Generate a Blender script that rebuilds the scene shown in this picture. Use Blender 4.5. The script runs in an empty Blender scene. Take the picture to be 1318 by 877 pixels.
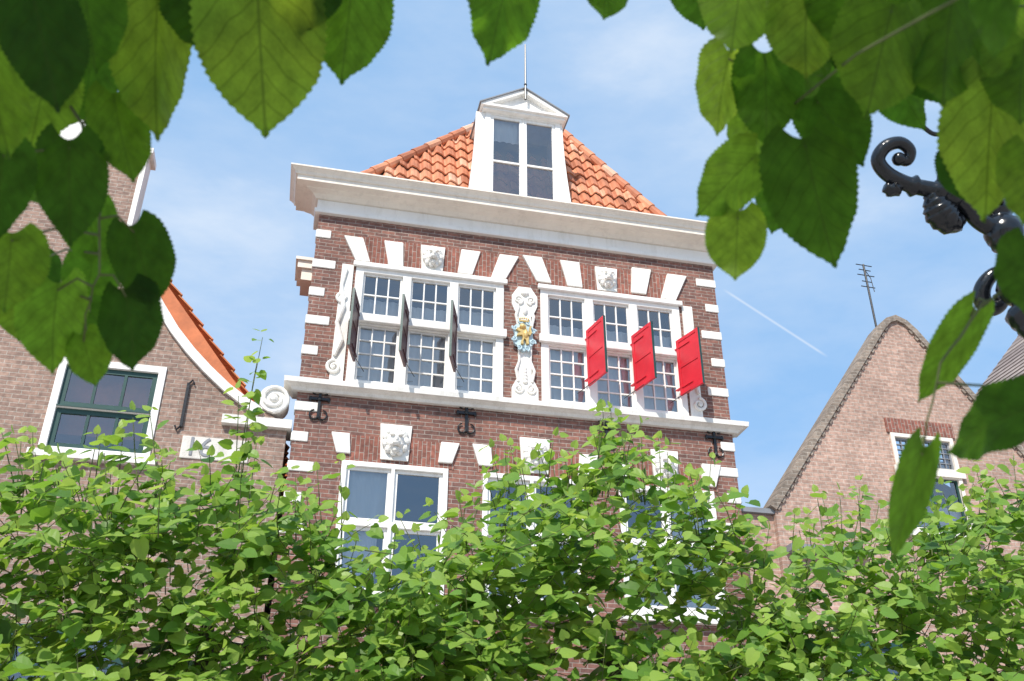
import bpy, bmesh, math, random
import numpy as np
from mathutils import Vector, Matrix
from mathutils.geometry import tessellate_polygon
scene = bpy.context.scene
COL = scene.collection
rnd = random.Random(7)
sin, cos, pi = math.sin, math.cos, math.pi

# ------------------------------------------------------------------ camera
D = 13.0
def basis(p):
    f, th, ph, ro = p
    F = np.array([sin(ph)*cos(th), cos(ph)*cos(th), sin(th)])
    R = np.array([cos(ph), -sin(ph), 0.0])
    U = np.cross(R, F)
    return F, R*cos(ro)+U*sin(ro), -R*sin(ro)+U*cos(ro)
def hit(p, uv):
    F, R, U = basis(p)
    d = F + R*(uv[0]-659)/p[0] + U*(438.5-uv[1])/p[0]
    return d*(D/d[1])
VP = [((411,280),(371,600),1),((917,345),(953,650),1),((78,463),(47,582),.5)]
HP = [((372,208),(908,288),.7),((378,483),(947,540),1),((411,275),(917,340),1),((440,592),(917,635),.8)]
def res(q):
    p = (q[0]*100, q[1], q[2], q[3])
    r = []
    for a, b, w in VP: r.append((hit(p,a)[0]-hit(p,b)[0])*80*w)
    for a, b, w in HP: r.append((hit(p,a)[2]-hit(p,b)[2])*80*w)
    r.append((p[0]-1220)/40.); r.append(q[3]*180/pi*6)
    return np.array(r)
q = np.array([12.2, .49, .235, 0.0])
for it in range(25):
    r0 = res(q); J = np.zeros((len(r0), 4))
    for k in range(4):
        e = np.zeros(4); e[k] = 1e-4
        J[:, k] = (res(q+e)-r0)/1e-4
    q = q - np.linalg.lstsq(J, r0, rcond=None)[0]
PAR = (q[0]*100, q[1], q[2], q[3])
Fn, Rn, Un = [Vector(a) for a in basis(PAR)]
FPX = PAR[0]
xm = .25*(hit(PAR,(411,280))[0]+hit(PAR,(371,600))[0]+hit(PAR,(917,345))[0]+hit(PAR,(953,650))[0])
CAM = Vector((-xm, -D, 1.6))
def ray(u, v): return Fn + Rn*((u-659)/FPX) + Un*((438.5-v)/FPX)
def onY(u, v, y=0.0):
    d = ray(u, v); return CAM + d*((y-CAM.y)/d.y)
def atD(u, v, dep): return CAM + ray(u, v)*dep
def X(u, v, y=0.0): return onY(u, v, y).x
def Zav(pts, y=0.0): return sum(onY(u, v, y).z for u, v in pts)/len(pts)
def Xav(pts, y=0.0): return sum(onY(u, v, y).x for u, v in pts)/len(pts)
cd = bpy.data.cameras.new('camera'); cam = bpy.data.objects.new('camera', cd); COL.objects.link(cam)
M = Matrix((Rn, Un, -Fn)).transposed().to_4x4(); M.translation = CAM
cam.matrix_world = M
cd.sensor_width = 36; cd.lens = FPX/1318*36; cd.clip_start = .05; cd.clip_end = 3000
cd.dof.use_dof = True; cd.dof.focus_distance = 14.5; cd.dof.aperture_fstop = 7.5
scene.camera = cam

# ------------------------------------------------------------------ mesh builder
class MB:
    def __init__(s): s.v = []; s.f = []; s.t = []
    def add(s, vs, fs, t=.5):
        o = len(s.v); s.v += [tuple(v) for v in vs]
        s.f += [tuple(i+o for i in f) for f in fs]; s.t += [t]*len(fs)
    def box(s, x0, x1, y0, y1, z0, z1, t=.5):
        s.add([(x0,y0,z0),(x1,y0,z0),(x1,y1,z0),(x0,y1,z0),(x0,y0,z1),(x1,y0,z1),(x1,y1,z1),(x0,y1,z1)],
              [(0,3,2,1),(4,5,6,7),(0,1,5,4),(1,2,6,5),(2,3,7,6),(3,0,4,7)], t)
    def slab(s, x0, x1, z0, z1, holes, yf, yb):
        xs = sorted(set([x0,x1]+[h[0] for h in holes]+[h[1] for h in holes]))
        zs = sorted(set([z0,z1]+[h[2] for h in holes]+[h[3] for h in holes]))
        nx, nz = len(xs)-1, len(zs)-1
        def solid(i, j):
            if i < 0 or j < 0 or i >= nx or j >= nz: return False
            cx, cz = (xs[i]+xs[i+1])/2, (zs[j]+zs[j+1])/2
            return not any(h[0] < cx < h[1] and h[2] < cz < h[3] for h in holes)
        for i in range(nx):
            for j in range(nz):
                if not solid(i, j): continue
                a, b, c, d = xs[i], xs[i+1], zs[j], zs[j+1]
                s.add([(a,yf,c),(b,yf,c),(b,yf,d),(a,yf,d)], [(0,1,2,3)])
                s.add([(a,yb,c),(b,yb,c),(b,yb,d),(a,yb,d)], [(3,2,1,0)])
                if not solid(i-1, j): s.add([(a,yf,c),(a,yf,d),(a,yb,d),(a,yb,c)], [(0,1,2,3)])
                if not solid(i+1, j): s.add([(b,yf,c),(b,yb,c),(b,yb,d),(b,yf,d)], [(0,1,2,3)])
                if not solid(i, j-1): s.add([(a,yf,c),(a,yb,c),(b,yb,c),(b,yf,c)], [(0,1,2,3)])
                if not solid(i, j+1): s.add([(a,yf,d),(b,yf,d),(b,yb,d),(a,yb,d)], [(0,1,2,3)])
    def poly(s, pts, yf, yb, holes=()):
        loops = [list(pts)]+[list(h) for h in holes]
        tri = tessellate_polygon([[Vector((x, z, 0)) for x, z in l] for l in loops])
        flat = [p for l in loops for p in l]; n = len(flat)
        vs = [(x,yf,z) for x, z in flat]+[(x,yb,z) for x, z in flat]
        fs = [tuple(t) for t in tri]+[tuple(i+n for i in reversed(t)) for t in tri]
        o = 0
        for l in loops:
            m = len(l)
            for i in range(m):
                a, b = o+i, o+(i+1) % m
                fs.append((a, b, b+n, a+n))
            o += m
        s.add(vs, fs)
    def ribbon(s, pts, w, yf, yb):
        out = []
        for i, p in enumerate(pts):
            a = Vector(pts[max(0,i-1)]); b = Vector(pts[min(len(pts)-1,i+1)])
            d = (b-a).normalized(); n = Vector((-d.y, d.x))
            out.append((p[0]+n.x*w, p[1]+n.y*w))
        for i in range(len(pts)-1):
            s.poly([pts[i], pts[i+1], out[i+1], out[i]], yf, yb)
    def tube(s, pts, r, n=8, t=.5, caps=True):
        pts = [Vector(p) for p in pts]; m = len(pts)
        rs = r if isinstance(r, (list, tuple)) else [r]*m
        d = (pts[1]-pts[0]).normalized()
        up = Vector((0,0,1)) if abs(d.z) < .9 else Vector((1,0,0))
        a = d.cross(up).normalized()
        vs = []; fs = []
        for i in range(m):
            d = (pts[min(i+1,m-1)]-pts[max(i-1,0)])
            if d.length < 1e-9: d = Vector((0,0,1))
            d.normalize()
            a = (a-d*a.dot(d)); a.normalize(); b = d.cross(a)
            for k in range(n):
                an = 2*pi*k/n
                vs.append(pts[i]+(a*cos(an)+b*sin(an))*rs[i])
        for i in range(m-1):
            for k in range(n):
                k2 = (k+1) % n
                fs.append((i*n+k, i*n+k2, (i+1)*n+k2, (i+1)*n+k))
        if caps:
            fs.append(tuple(reversed(range(n)))); fs.append(tuple((m-1)*n+k for k in range(n)))
        s.add(vs, fs, t)
    def sph(s, c, rx, ry, rz, nu=12, nv=8):
        vs = []; fs = []
        for j in range(nv+1):
            ph = pi*j/nv
            for i in range(nu):
                an = 2*pi*i/nu
                vs.append((c[0]+rx*sin(ph)*cos(an), c[1]+ry*sin(ph)*sin(an), c[2]+rz*cos(ph)))
        for j in range(nv):
            for i in range(nu):
                fs.append((j*nu+i, (j+1)*nu+i, (j+1)*nu+(i+1) % nu, j*nu+(i+1) % nu))
        s.add(vs, fs)
    def lathe(s, c, prof, n=16):
        vs = []; fs = []; m = len(prof)
        for r, z in prof:
            for k in range(n):
                an = 2*pi*k/n; vs.append((c[0]+r*cos(an), c[1]+r*sin(an), c[2]+z))
        for i in range(m-1):
            for k in range(n):
                fs.append((i*n+k, i*n+(k+1) % n, (i+1)*n+(k+1) % n, (i+1)*n+k))
        fs.append(tuple(reversed(range(n)))); fs.append(tuple((m-1)*n+k for k in range(n)))
        s.add(vs, fs)
    def ring(s, prof, x0, x1, ybk):
        vs = []; fs = []
        for o, z in prof:
            vs += [(x0-o,ybk,z),(x0-o,-o,z),(x1+o,-o,z),(x1+o,ybk,z)]
        m = len(prof)
        for i in range(m):
            j = (i+1) % m
            for k in range(3):
                fs.append((i*4+k, i*4+k+1, j*4+k+1, j*4+k))
        fs.append(tuple(i*4 for i in range(m))); fs.append(tuple(i*4+3 for i in reversed(range(m))))
        s.add(vs, fs)
    def move(s, mat, start=0):
        for i in range(start, len(s.v)): s.v[i] = tuple(mat @ Vector(s.v[i]))
    def build(s, name, mat, parent=None, smooth=False, clean=True, bevel=0):
        me = bpy.data.meshes.new(name); me.from_pydata(s.v, [], s.f)
        at = me.attributes.new('tint', 'FLOAT', 'FACE'); at.data.foreach_set('value', s.t)
        if clean:
            bm = bmesh.new(); bm.from_mesh(me)
            bmesh.ops.remove_doubles(bm, verts=bm.verts, dist=1e-5)
            bmesh.ops.recalc_face_normals(bm, faces=bm.faces)
            bm.to_mesh(me); bm.free()
        if smooth:
            me.polygons.foreach_set('use_smooth', [True]*len(me.polygons))
        me.materials.append(mat); me.update()
        o = bpy.data.objects.new(name, me); COL.objects.link(o)
        if parent is not None:
            o.parent = parent
            if parent.type == 'EMPTY': o.location = -parent.location
        if bevel:
            b = o.modifiers.new('bevel', 'BEVEL'); b.width = bevel; b.segments = 2; b.limit_method = 'ANGLE'
        return o
def tag(o, label, cat, group=None):
    o['label'] = label; o['category'] = cat
    if group: o['group'] = group
    return o
def thing(name, label, cat, loc, group=None):
    o = bpy.data.objects.new(name, None); COL.objects.link(o); o.location = loc
    o.empty_display_size = .3
    return tag(o, label, cat, group)

# ------------------------------------------------------------------ materials
def newmat(name):
    m = bpy.data.materials.new(name); m.use_nodes = True; n = m.node_tree.nodes; n.clear()
    return m, n, m.node_tree.links, n.new('ShaderNodeOutputMaterial')
def mth(n, l, op, a, b=None, clamp=False):
    x = n.new('ShaderNodeMath'); x.operation = op; x.use_clamp = clamp
    for i, v in enumerate((a, b)):
        if v is None: continue
        if isinstance(v, (int, float)): x.inputs[i].default_value = v
        else: l.new(v, x.inputs[i])
    return x.outputs[0]
def mixc(n, l, fac, a, b, mode='MIX'):
    x = n.new('ShaderNodeMix'); x.data_type = 'RGBA'; x.blend_type = mode
    for sk, v in ((x.inputs[0], fac), (x.inputs[6], a), (x.inputs[7], b)):
        if isinstance(v, (int, float)): sk.default_value = v
        elif isinstance(v, (tuple, list)): sk.default_value = (v[0], v[1], v[2], 1)
        else: l.new(v, sk)
    return x.outputs[2]
def noise(n, l, vec, scale, detail=3, rough=.6):
    x = n.new('ShaderNodeTexNoise'); x.inputs['Scale'].default_value = scale
    x.inputs['Detail'].default_value = detail; x.inputs['Roughness'].default_value = rough
    if vec is not None: l.new(vec, x.inputs['Vector'])
    return x.outputs['Fac']
def ramp(n, l, fac, stops):
    x = n.new('ShaderNodeValToRGB'); e = x.color_ramp.elements
    while len(e) < len(stops): e.new(.5)
    for i, (p, c) in enumerate(stops):
        e[i].position = p; e[i].color = (c[0], c[1], c[2], 1) if isinstance(c, (tuple, list)) else (c, c, c, 1)
    l.new(fac, x.inputs[0]); return x.outputs[0]
def bumpn(n, l, h, strength, dist=.01):
    x = n.new('ShaderNodeBump'); x.inputs['Strength'].default_value = strength; x.inputs['Distance'].default_value = dist
    l.new(h, x.inputs['Height']); return x.outputs[0]
def paint(name, col, rough=.5, var=.12, nscale=2.5, bump=.15, dirt=None, metal=0, fine=40):
    m, n, l, out = newmat(name)
    p = n.new('ShaderNodeBsdfPrincipled'); g = n.new('ShaderNodeNewGeometry')
    nz = noise(n, l, g.outputs['Position'], nscale, 4, .65)
    c = mixc(n, l, ramp(n, l, nz, [(.3, 0), (.7, 1)]), tuple(x*(1-var) for x in col), tuple(min(1, x*(1+var*.6)) for x in col))
    if dirt:
        mp = n.new('ShaderNodeMapping'); mp.inputs['Scale'].default_value = (6, 6, 1.2)
        l.new(g.outputs['Position'], mp.inputs[0])
        nd = noise(n, l, mp.outputs[0], 1.3, 4, .7)
        c = mixc(n, l, ramp(n, l, nd, [(.5, 0), (.75, .55)]), c, dirt)
    l.new(c, p.inputs['Base Color']); p.inputs['Roughness'].default_value = rough; p.inputs['Metallic'].default_value = metal
    nf = noise(n, l, g.outputs['Position'], fine, 1)
    l.new(bumpn(n, l, nf, bump, .01), p.inputs['Normal'])
    l.new(p.outputs[0], out.inputs[0]); return m
def brickmat(name, c1, c2, mortar, bw=.215, rh=.064, ms=.006, soldier=False, dark=None):
    m, n, l, out = newmat(name)
    p = n.new('ShaderNodeBsdfPrincipled'); g = n.new('ShaderNodeNewGeometry')
    sx = n.new('ShaderNodeSeparateXYZ'); l.new(g.outputs['Position'], sx.inputs[0])
    h = mth(n, l, 'ADD', sx.outputs[0], sx.outputs[1]); cb = n.new('ShaderNodeCombineXYZ')
    wob = noise(n, l, g.outputs['Position'], 1.2, 1)
    zz = mth(n, l, 'ADD', sx.outputs[2], mth(n, l, 'MULTIPLY', wob, .03))
    if soldier: l.new(zz, cb.inputs[0]); l.new(h, cb.inputs[1])
    else: l.new(h, cb.inputs[0]); l.new(zz, cb.inputs[1])
    b = n.new('ShaderNodeTexBrick'); l.new(cb.outputs[0], b.inputs['Vector'])
    b.inputs['Scale'].default_value = 1; b.inputs['Brick Width'].default_value = bw; b.inputs['Row Height'].default_value = rh
    b.inputs['Mortar Size'].default_value = ms; b.inputs['Mortar Smooth'].default_value = .3; b.inputs['Bias'].default_value = 0
    b.inputs['Color1'].default_value = (*c1, 1); b.inputs['Color2'].default_value = (*c2, 1); b.inputs['Mortar'].default_value = (*mortar, 1)
    n1 = noise(n, l, g.outputs['Position'], 1.1, 4, .7)
    c = mixc(n, l, 1.0, b.outputs['Color'], ramp(n, l, n1, [(.25, .66), (.55, 1.0), (.8, 1.3)]), 'MULTIPLY')
    n2 = noise(n, l, cb.outputs[0], 14, 2)
    c = mixc(n, l, 1.0, c, ramp(n, l, n2, [(.3, .72), (.7, 1.25)]), 'MULTIPLY')
    if dark:
        n3 = noise(n, l, g.outputs['Position'], .55, 3, .6)
        c = mixc(n, l, ramp(n, l, n3, [(.55, 0), (.75, .4)]), c, dark)
    l.new(c, p.inputs['Base Color']); p.inputs['Roughness'].default_value = .88
    hh = mth(n, l, 'ADD', mth(n, l, 'MULTIPLY', b.outputs['Fac'], -1.0), mth(n, l, 'MULTIPLY', n2, .5))
    l.new(bumpn(n, l, hh, .6, .012), p.inputs['Normal'])
    l.new(p.outputs[0], out.inputs[0]); return m
def tilemat(name, stops):
    m, n, l, out = newmat(name)
    p = n.new('ShaderNodeBsdfPrincipled'); a = n.new('ShaderNodeAttribute'); a.attribute_name = 'tint'
    g = n.new('ShaderNodeNewGeometry')
    c = ramp(n, l, a.outputs['Fac'], stops)
    nz = noise(n, l, g.outputs['Position'], 4, 3, .6)
    c = mixc(n, l, 1.0, c, ramp(n, l, nz, [(.3, .74), (.6, 1.03), (.8, 1.15)]), 'MULTIPLY')
    l.new(c, p.inputs['Base Color']); p.inputs['Roughness'].default_value = .7
    l.new(bumpn(n, l, noise(n, l, g.outputs['Position'], 60, 1), .2, .01), p.inputs['Normal'])
    l.new(p.outputs[0], out.inputs[0]); return m
def glassmat(name, tint=(.88,.92,.94)):
    m, n, l, out = newmat(name)
    t = n.new('ShaderNodeBsdfTransparent'); t.inputs[0].default_value = (*tint, 1)
    gl = n.new('ShaderNodeBsdfGlossy'); gl.inputs['Roughness'].default_value = .015; gl.inputs[0].default_value = (.95,.97,1,1)
    g = n.new('ShaderNodeNewGeometry')
    l.new(bumpn(n, l, noise(n, l, g.outputs['Position'], 2.2, 1), .15, .05), gl.inputs['Normal'])
    fr = n.new('ShaderNodeFresnel'); fr.inputs[0].default_value = 1.5
    f = mth(n, l, 'ADD', mth(n, l, 'MULTIPLY', fr.outputs[0], 2.0), .14, True)
    mx = n.new('ShaderNodeMixShader'); l.new(f, mx.inputs[0]); l.new(t.outputs[0], mx.inputs[1]); l.new(gl.outputs[0], mx.inputs[2])
    l.new(mx.outputs[0], out.inputs[0]); return m
def clothmat(name, col):
    m, n, l, out = newmat(name)
    d = n.new('ShaderNodeBsdfDiffuse'); g = n.new('ShaderNodeNewGeometry')
    c = mixc(n, l, noise(n, l, g.outputs['Position'], 3, 1), tuple(x*.88 for x in col), col)
    l.new(c, d.inputs[0]); l.new(d.outputs[0], out.inputs[0]); return m
def leafmat(name, stops, tstops, trans=.45, veins=False, gloss=.35, spec=.2):
    m, n, l, out = newmat(name)
    if veins:
        oi = n.new('ShaderNodeObjectInfo'); fac = oi.outputs['Random']
    else:
        a = n.new('ShaderNodeAttribute'); a.attribute_name = 'tint'; fac = a.outputs['Fac']
    c = ramp(n, l, fac, stops); tc = ramp(n, l, fac, tstops)
    p = n.new('ShaderNodeBsdfPrincipled'); p.inputs['Roughness'].default_value = gloss+.1
    p.inputs['Specular IOR Level'].default_value = spec
    t = n.new('ShaderNodeBsdfTranslucent')
    if veins:
        co = n.new('ShaderNodeTexCoord'); sx = n.new('ShaderNodeSeparateXYZ'); l.new(co.outputs['Object'], sx.inputs[0])
        ax = mth(n, l, 'ABSOLUTE', sx.outputs[0])
        wv = noise(n, l, co.outputs['Object'], 3, 1)
        yy = mth(n, l, 'ADD', mth(n, l, 'SUBTRACT', sx.outputs[1], mth(n, l, 'MULTIPLY', ax, .8)), mth(n, l, 'MULTIPLY', wv, .16))
        ph = mth(n, l, 'FRACT', mth(n, l, 'MULTIPLY', yy, 6.5))
        tri = mth(n, l, 'ABSOLUTE', mth(n, l, 'SUBTRACT', ph, .5))
        v1 = mth(n, l, 'SUBTRACT', 1, mth(n, l, 'DIVIDE', tri, .075), True); v2 = mth(n, l, 'LESS_THAN', ax, .011)
        vv = mth(n, l, 'MAXIMUM', v1, v2)
        vo = n.new('ShaderNodeTexVoronoi'); vo.feature = 'DISTANCE_TO_EDGE'; vo.inputs['Scale'].default_value = 26
        l.new(co.outputs['Object'], vo.inputs['Vector'])
        v3 = mth(n, l, 'MULTIPLY', mth(n, l, 'LESS_THAN', vo.outputs['Distance'], .05), .35)
        vm = mth(n, l, 'MAXIMUM', vv, v3)
        nz = noise(n, l, co.outputs['Object'], 4, 3)
        tc = mixc(n, l, 1.0, tc, ramp(n, l, nz, [(.3, .6), (.7, 1.3)]), 'MULTIPLY')
        tc = mixc(n, l, mth(n, l, 'MULTIPLY', vm, .5), tc, (.04,.07,.005))
        c = mixc(n, l, mth(n, l, 'MULTIPLY', vm, .4), c, (.10,.15,.035))
        bp = bumpn(n, l, mth(n, l, 'MULTIPLY', vm, -1), .5, .03)
        l.new(bp, p.inputs['Normal'])
    l.new(c, p.inputs['Base Color']); l.new(tc, t.inputs[0])
    mx = n.new('ShaderNodeMixShader'); mx.inputs[0].default_value = trans
    l.new(p.outputs[0], mx.inputs[1]); l.new(t.outputs[0], mx.inputs[2]); l.new(mx.outputs[0], out.inputs[0]); return m

MT = {}
MT['white'] = paint('white_paint', (.88,.86,.82), .45, .06, 1.5, .05, (.66,.63,.57))
MT['stone'] = paint('white_stone', (.84,.82,.77), .75, .12, 4, .4, (.54,.51,.45))
MT['worn'] = paint('worn_stone', (.70,.66,.60), .8, .2, 5, .4, (.50,.45,.40))
MT['cream'] = paint('cream_paint', (.85,.78,.68), .55, .08, 1.5, .08, (.62,.56,.48))
MT['brick'] = brickmat('brown_brick', (.285,.128,.094), (.165,.083,.068), (.36,.30,.26), dark=(.145,.09,.078))
MT['soldier'] = brickmat('red_arch_brick', (.33,.12,.084), (.215,.088,.065), (.37,.30,.255), soldier=True)
MT['brick_left'] = brickmat('tan_brick', (.37,.24,.185), (.255,.166,.132), (.42,.36,.305))
MT['brick_right'] = brickmat('pink_brick', (.49,.315,.245), (.40,.255,.20), (.53,.445,.375))
MT['brick_cap'] = brickmat('grey_coping_brick', (.33,.26,.205), (.21,.168,.135), (.40,.355,.30))
MT['tile'] = tilemat('orange_tile', [(0,(.40,.14,.07)),(.3,(.58,.215,.11)),(.75,(.70,.30,.16)),(1,(.74,.44,.30))])
MT['tile_left'] = tilemat('bright_orange_tile', [(0,(.5,.13,.045)),(.5,(.64,.19,.07)),(1,(.68,.26,.10))])
MT['tile_brown'] = tilemat('brown_tile', [(0,(.24,.19,.17)),(.5,(.31,.25,.22)),(1,(.38,.31,.27))])
MT['glass'] = glassmat('window_glass')
MT['curtain'] = clothmat('white_curtain', (.80,.795,.78))
MT['red'] = paint('red_paint', (.66,.022,.04), .38, .15, 3, .06)
MT['shaded_red'] = paint('shaded_red_paint', (.085,.022,.028), .4, .15, 3, .06)  # shutter red with the shade of the turned-away faces put into it
MT['green'] = paint('dark_green_paint', (.015,.06,.05), .35, .15, 3, .05)
MT['iron'] = paint('black_iron', (.012,.012,.014), .35, .2, 8, .15)
MT['gloss_black'] = paint('glossy_black_iron', (.010,.012,.016), .2, .2, 8, .25)
MT['lead'] = paint('grey_lead', (.24,.25,.27), .55, .15, 5, .2)
MT['gold'] = paint('gilding', (.74,.52,.20), .4, .15, 12, .15, metal=.4)
MT['blue'] = paint('light_blue_paint', (.50,.66,.73), .6, .2, 9, .15)
MT['bark'] = paint('bark', (.10,.075,.055), .9, .35, 9, .8)
MT['twig'] = paint('green_twig', (.11,.13,.04), .7, .3, 12, .3)
MT['gap'] = paint('dark_interior', (.04,.042,.046), .9, .2, 3, .1)
MT['paving'] = brickmat('street_paving', (.44,.39,.35), (.36,.32,.29), (.30,.28,.26), .2, .1, .006)
MT['leaf'] = leafmat('linden_leaf', [(0,(.055,.13,.025)),(.45,(.155,.295,.05)),(1,(.32,.45,.09))],
                     [(0,(.13,.29,.03)),(.5,(.34,.57,.05)),(1,(.55,.70,.11))], .44, gloss=.3, spec=.28)
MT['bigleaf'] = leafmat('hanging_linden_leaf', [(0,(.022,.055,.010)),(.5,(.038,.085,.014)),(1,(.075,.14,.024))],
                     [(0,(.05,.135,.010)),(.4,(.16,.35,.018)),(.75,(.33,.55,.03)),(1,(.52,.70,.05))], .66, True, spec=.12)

# ------------------------------------------------------------------ generic elements
def curtain_mb(x0, x1, z0, z1, y, amp=.011, wl=.12, n=None):
    mb = MB(); n = n or max(8, int((x1-x0)/wl*6)); ph = rnd.random()*6
    vs = []; fs = []
    for i in range(n+1):
        x = x0+(x1-x0)*i/n
        yy = y+amp*sin(2*pi*x/wl+ph)+amp*.7*sin(2*pi*x/(wl*2.7)+ph*2)
        vs += [(x, yy, z0), (x, yy, z1)]
    for i in range(n): fs.append((2*i, 2*i+2, 2*i+3, 2*i+1))
    mb.add(vs, fs); return mb
def window(parent, x0, x1, z0, z1, lights, y=0.0, fm='white', sm='white', proud=.03, deep=.12, label=None, curtains='full', cm='curtain', mun=.022, sb=.035):
    holes = [l[:4] for l in lights]
    mb = MB(); mb.slab(x0, x1, z0, z1, holes, y-proud, y+deep)
    fr = mb.build('window', MT[fm], parent, bevel=.006)
    if label: fr['label'] = label
    for k, (a, b, c, d, nc, nr) in enumerate(lights):
        s = MB(); e = .002
        aa, bb, cc, dd = a+e, b-e, c+e, d-e
        hs = []
        mu = mun[k] if isinstance(mun, (list, tuple)) else mun
        gw = (bb-aa-2*sb-(nc-1)*mu)/nc; gh = (dd-cc-2*sb-(nr-1)*mu)/nr
        for i in range(nc):
            for j in range(nr):
                hx = aa+sb+i*(gw+mu); hz = cc+sb+j*(gh+mu); hs.append((hx, hx+gw, hz, hz+gh))
        s.slab(aa, bb, cc, dd, hs, y+.02, y+.065)
        so = s.build('sash', MT[sm[k] if isinstance(sm, (list, tuple)) else sm], fr)
        g = MB()
        for (hx0, hx1, hz0, hz1) in hs:
            t1 = rnd.uniform(-.004, .004); t2 = rnd.uniform(-.004, .004); o = .004
            g.add([(hx0-o,y+.042+t1,hz0-o),(hx1+o,y+.042-t1,hz0-o),(hx1+o,y+.042+t2-t1,hz1+o),(hx0-o,y+.042+t2+t1,hz1+o)], [(0,1,2,3)])
        g.build('pane', MT['glass'], fr, clean=False)
        cu_ = curtains[k] if isinstance(curtains, (list, tuple)) else curtains
        yc = y+.145; w = bb-aa
        if cu_ == 'full':
            curtain_mb(aa, bb, cc-.1, dd+.05, yc).build('curtain', MT[cm], fr, True, False)
        elif cu_ == 'side':
            curtain_mb(aa, aa+w*rnd.uniform(.26,.36), cc-.1, dd+.05, yc).build('curtain', MT[cm], fr, True, False)
            curtain_mb(bb-w*rnd.uniform(.28,.4), bb, cc-.1, dd+.05, yc).build('curtain', MT[cm], fr, True, False)
        elif cu_ == 'left':
            curtain_mb(aa, aa+w*.8, cc-.1, dd+.05, yc).build('curtain', MT[cm], fr, True, False)
        elif cu_ == 'half':
            curtain_mb(aa, bb, cc-.1, cc+(dd-cc)*rnd.uniform(.38,.5), yc).build('curtain', MT[cm], fr, True, False)
    return fr
def tiles(mb, O, U, V, w, h, inside, tw=.225, th=.30, amp=.036, lift=.042, ns=8, seed=1):
    r = random.Random(seed); O = Vector(O); U = Vector(U).normalized(); V = Vector(V).normalized(); N = U.cross(V)
    nt, nr = int(w/tw)+1, int(h/th)+1
    for j in range(nr):
        for i in range(nt):
            t = min(1, max(0, r.gauss(.5,.26))); dz = r.uniform(-.006, .006); dt = r.uniform(-.012, .012)
            for k in range(ns):
                s0, s1 = (i+k/ns)*tw, (i+(k+1)/ns)*tw
                t0, t1 = j*th+dt, (j+1)*th+dt+.02
                if not inside((s0+s1)/2, (t0+t1)/2): continue
                f = lambda s: amp*(sin(2*pi*s/tw)+.35*sin(4*pi*s/tw+.6))
                a = O+U*s0+V*t0+N*(f(s0)+lift+dz); b = O+U*s1+V*t0+N*(f(s1)+lift+dz)
                c = O+U*s1+V*t1+N*(f(s1)+dz); d = O+U*s0+V*t1+N*(f(s0)+dz)
                a2 = a-N*.03; b2 = b-N*.03
                mb.add([a, b, c, d, a2, b2], [(0,1,2,3), (4,5,1,0)], t)
def ridge(mb, A, B, r=.085, seg=.36, seed=3):
    rr = random.Random(seed); A = Vector(A); B = Vector(B); L = (B-A).length; n = max(1, int(L/seg)); d = (B-A)/n
    for i in range(n):
        p = A+d*i; mb.tube([p-d*.08, p+d*.5, p+d*1.02], [r*1.12, r*1.0, r*.88], 10, rr.random())
def spiral_pts(cx, cz, y, r0, r1, a0, turns, n=26):
    return [(cx+(r0+(r1-r0)*i/n)*cos(a0+2*pi*turns*i/n), y, cz+(r0+(r1-r0)*i/n)*sin(a0+2*pi*turns*i/n)) for i in range(n+1)]
def volute(mb, cx, cz, y, R, a0, turns, th, n=26):
    p = spiral_pts(cx, cz, y, R, R*.22, a0, turns, n)
    mb.tube(p, [th*(1-.45*i/n) for i in range(n+1)], 8)
    mb.sph((cx, y, cz), R*.28, th*1.1, R*.28, 10, 6)
def mask(mb, cx, cz, y, s):
    mb.poly([(cx-.36*s, cz-.5*s), (cx+.36*s, cz-.5*s), (cx+.42*s, cz+.5*s), (cx-.42*s, cz+.5*s)], y-.04, y+.02)
    for k in range(11):
        a = 2*pi*k/11
        mb.sph((cx+.27*s*cos(a), y-.07, cz+.02*s+.32*s*sin(a)), .10*s, .09*s, .12*s, 8, 6)
    mb.sph((cx, y-.09, cz), .24*s, .16*s, .30*s, 12, 8)
    mb.sph((cx, y-.19, cz-.10*s), .12*s, .11*s, .10*s, 10, 6)
    mb.sph((cx, y-.23, cz-.03*s), .055*s, .07*s, .09*s, 8, 6)
    for sx in (-1, 1):
        mb.sph((cx+sx*.11*s, y-.18, cz+.11*s), .075*s, .06*s, .035*s, 8, 6)
        mb.sph((cx+sx*.20*s, y-.10, cz+.24*s), .07*s, .05*s, .08*s, 8, 6)
        mb.sph((cx+sx*.10*s, y-.17, cz-.15*s), .07*s, .07*s, .05*s, 8, 6)
    mb.sph((cx, y-.12, cz-.26*s), .10*s, .10*s, .10*s, 8, 6)
def anchor(parent, cx, cz, y, h=.52):
    mb = MB(); w = h*.5; yy = y-.02
    mb.box(cx-.02, cx+.02, y-.035, y+.01, cz-h*.46, cz+h*.46)
    mb.box(cx-w*.5, cx+w*.5, y-.04, y+.01, cz+.03, cz+.07)
    for sx in (-1, 1):
        for ez, sg in ((cz+h*.38, 1), (cz-h*.38, -1)):
            p = [(cx+sx*.062-sx*.062*cos(a), yy, ez+sg*.075*sin(a)) for a in [pi*k/8*1.5 for k in range(9)]]
            mb.tube(p, [.018-.0009*k for k in range(9)], 6)
        mb.sph((cx+sx*w*.5, yy, cz+.05), .025, .02, .045, 8, 6)
    mb.sph((cx, y-.04, cz+.05), .035, .02, .035, 8, 6)
    return mb.build('wall_anchor', MT['iron'], parent)

# ------------------------------------------------------------------ ground
g = MB(); g.add([(-600,-600,0),(600,-600,0),(600,600,0),(-600,600,0)], [(0,1,2,3)])
go = g.build('ground', MT['paving']); go['kind'] = 'structure'

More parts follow.
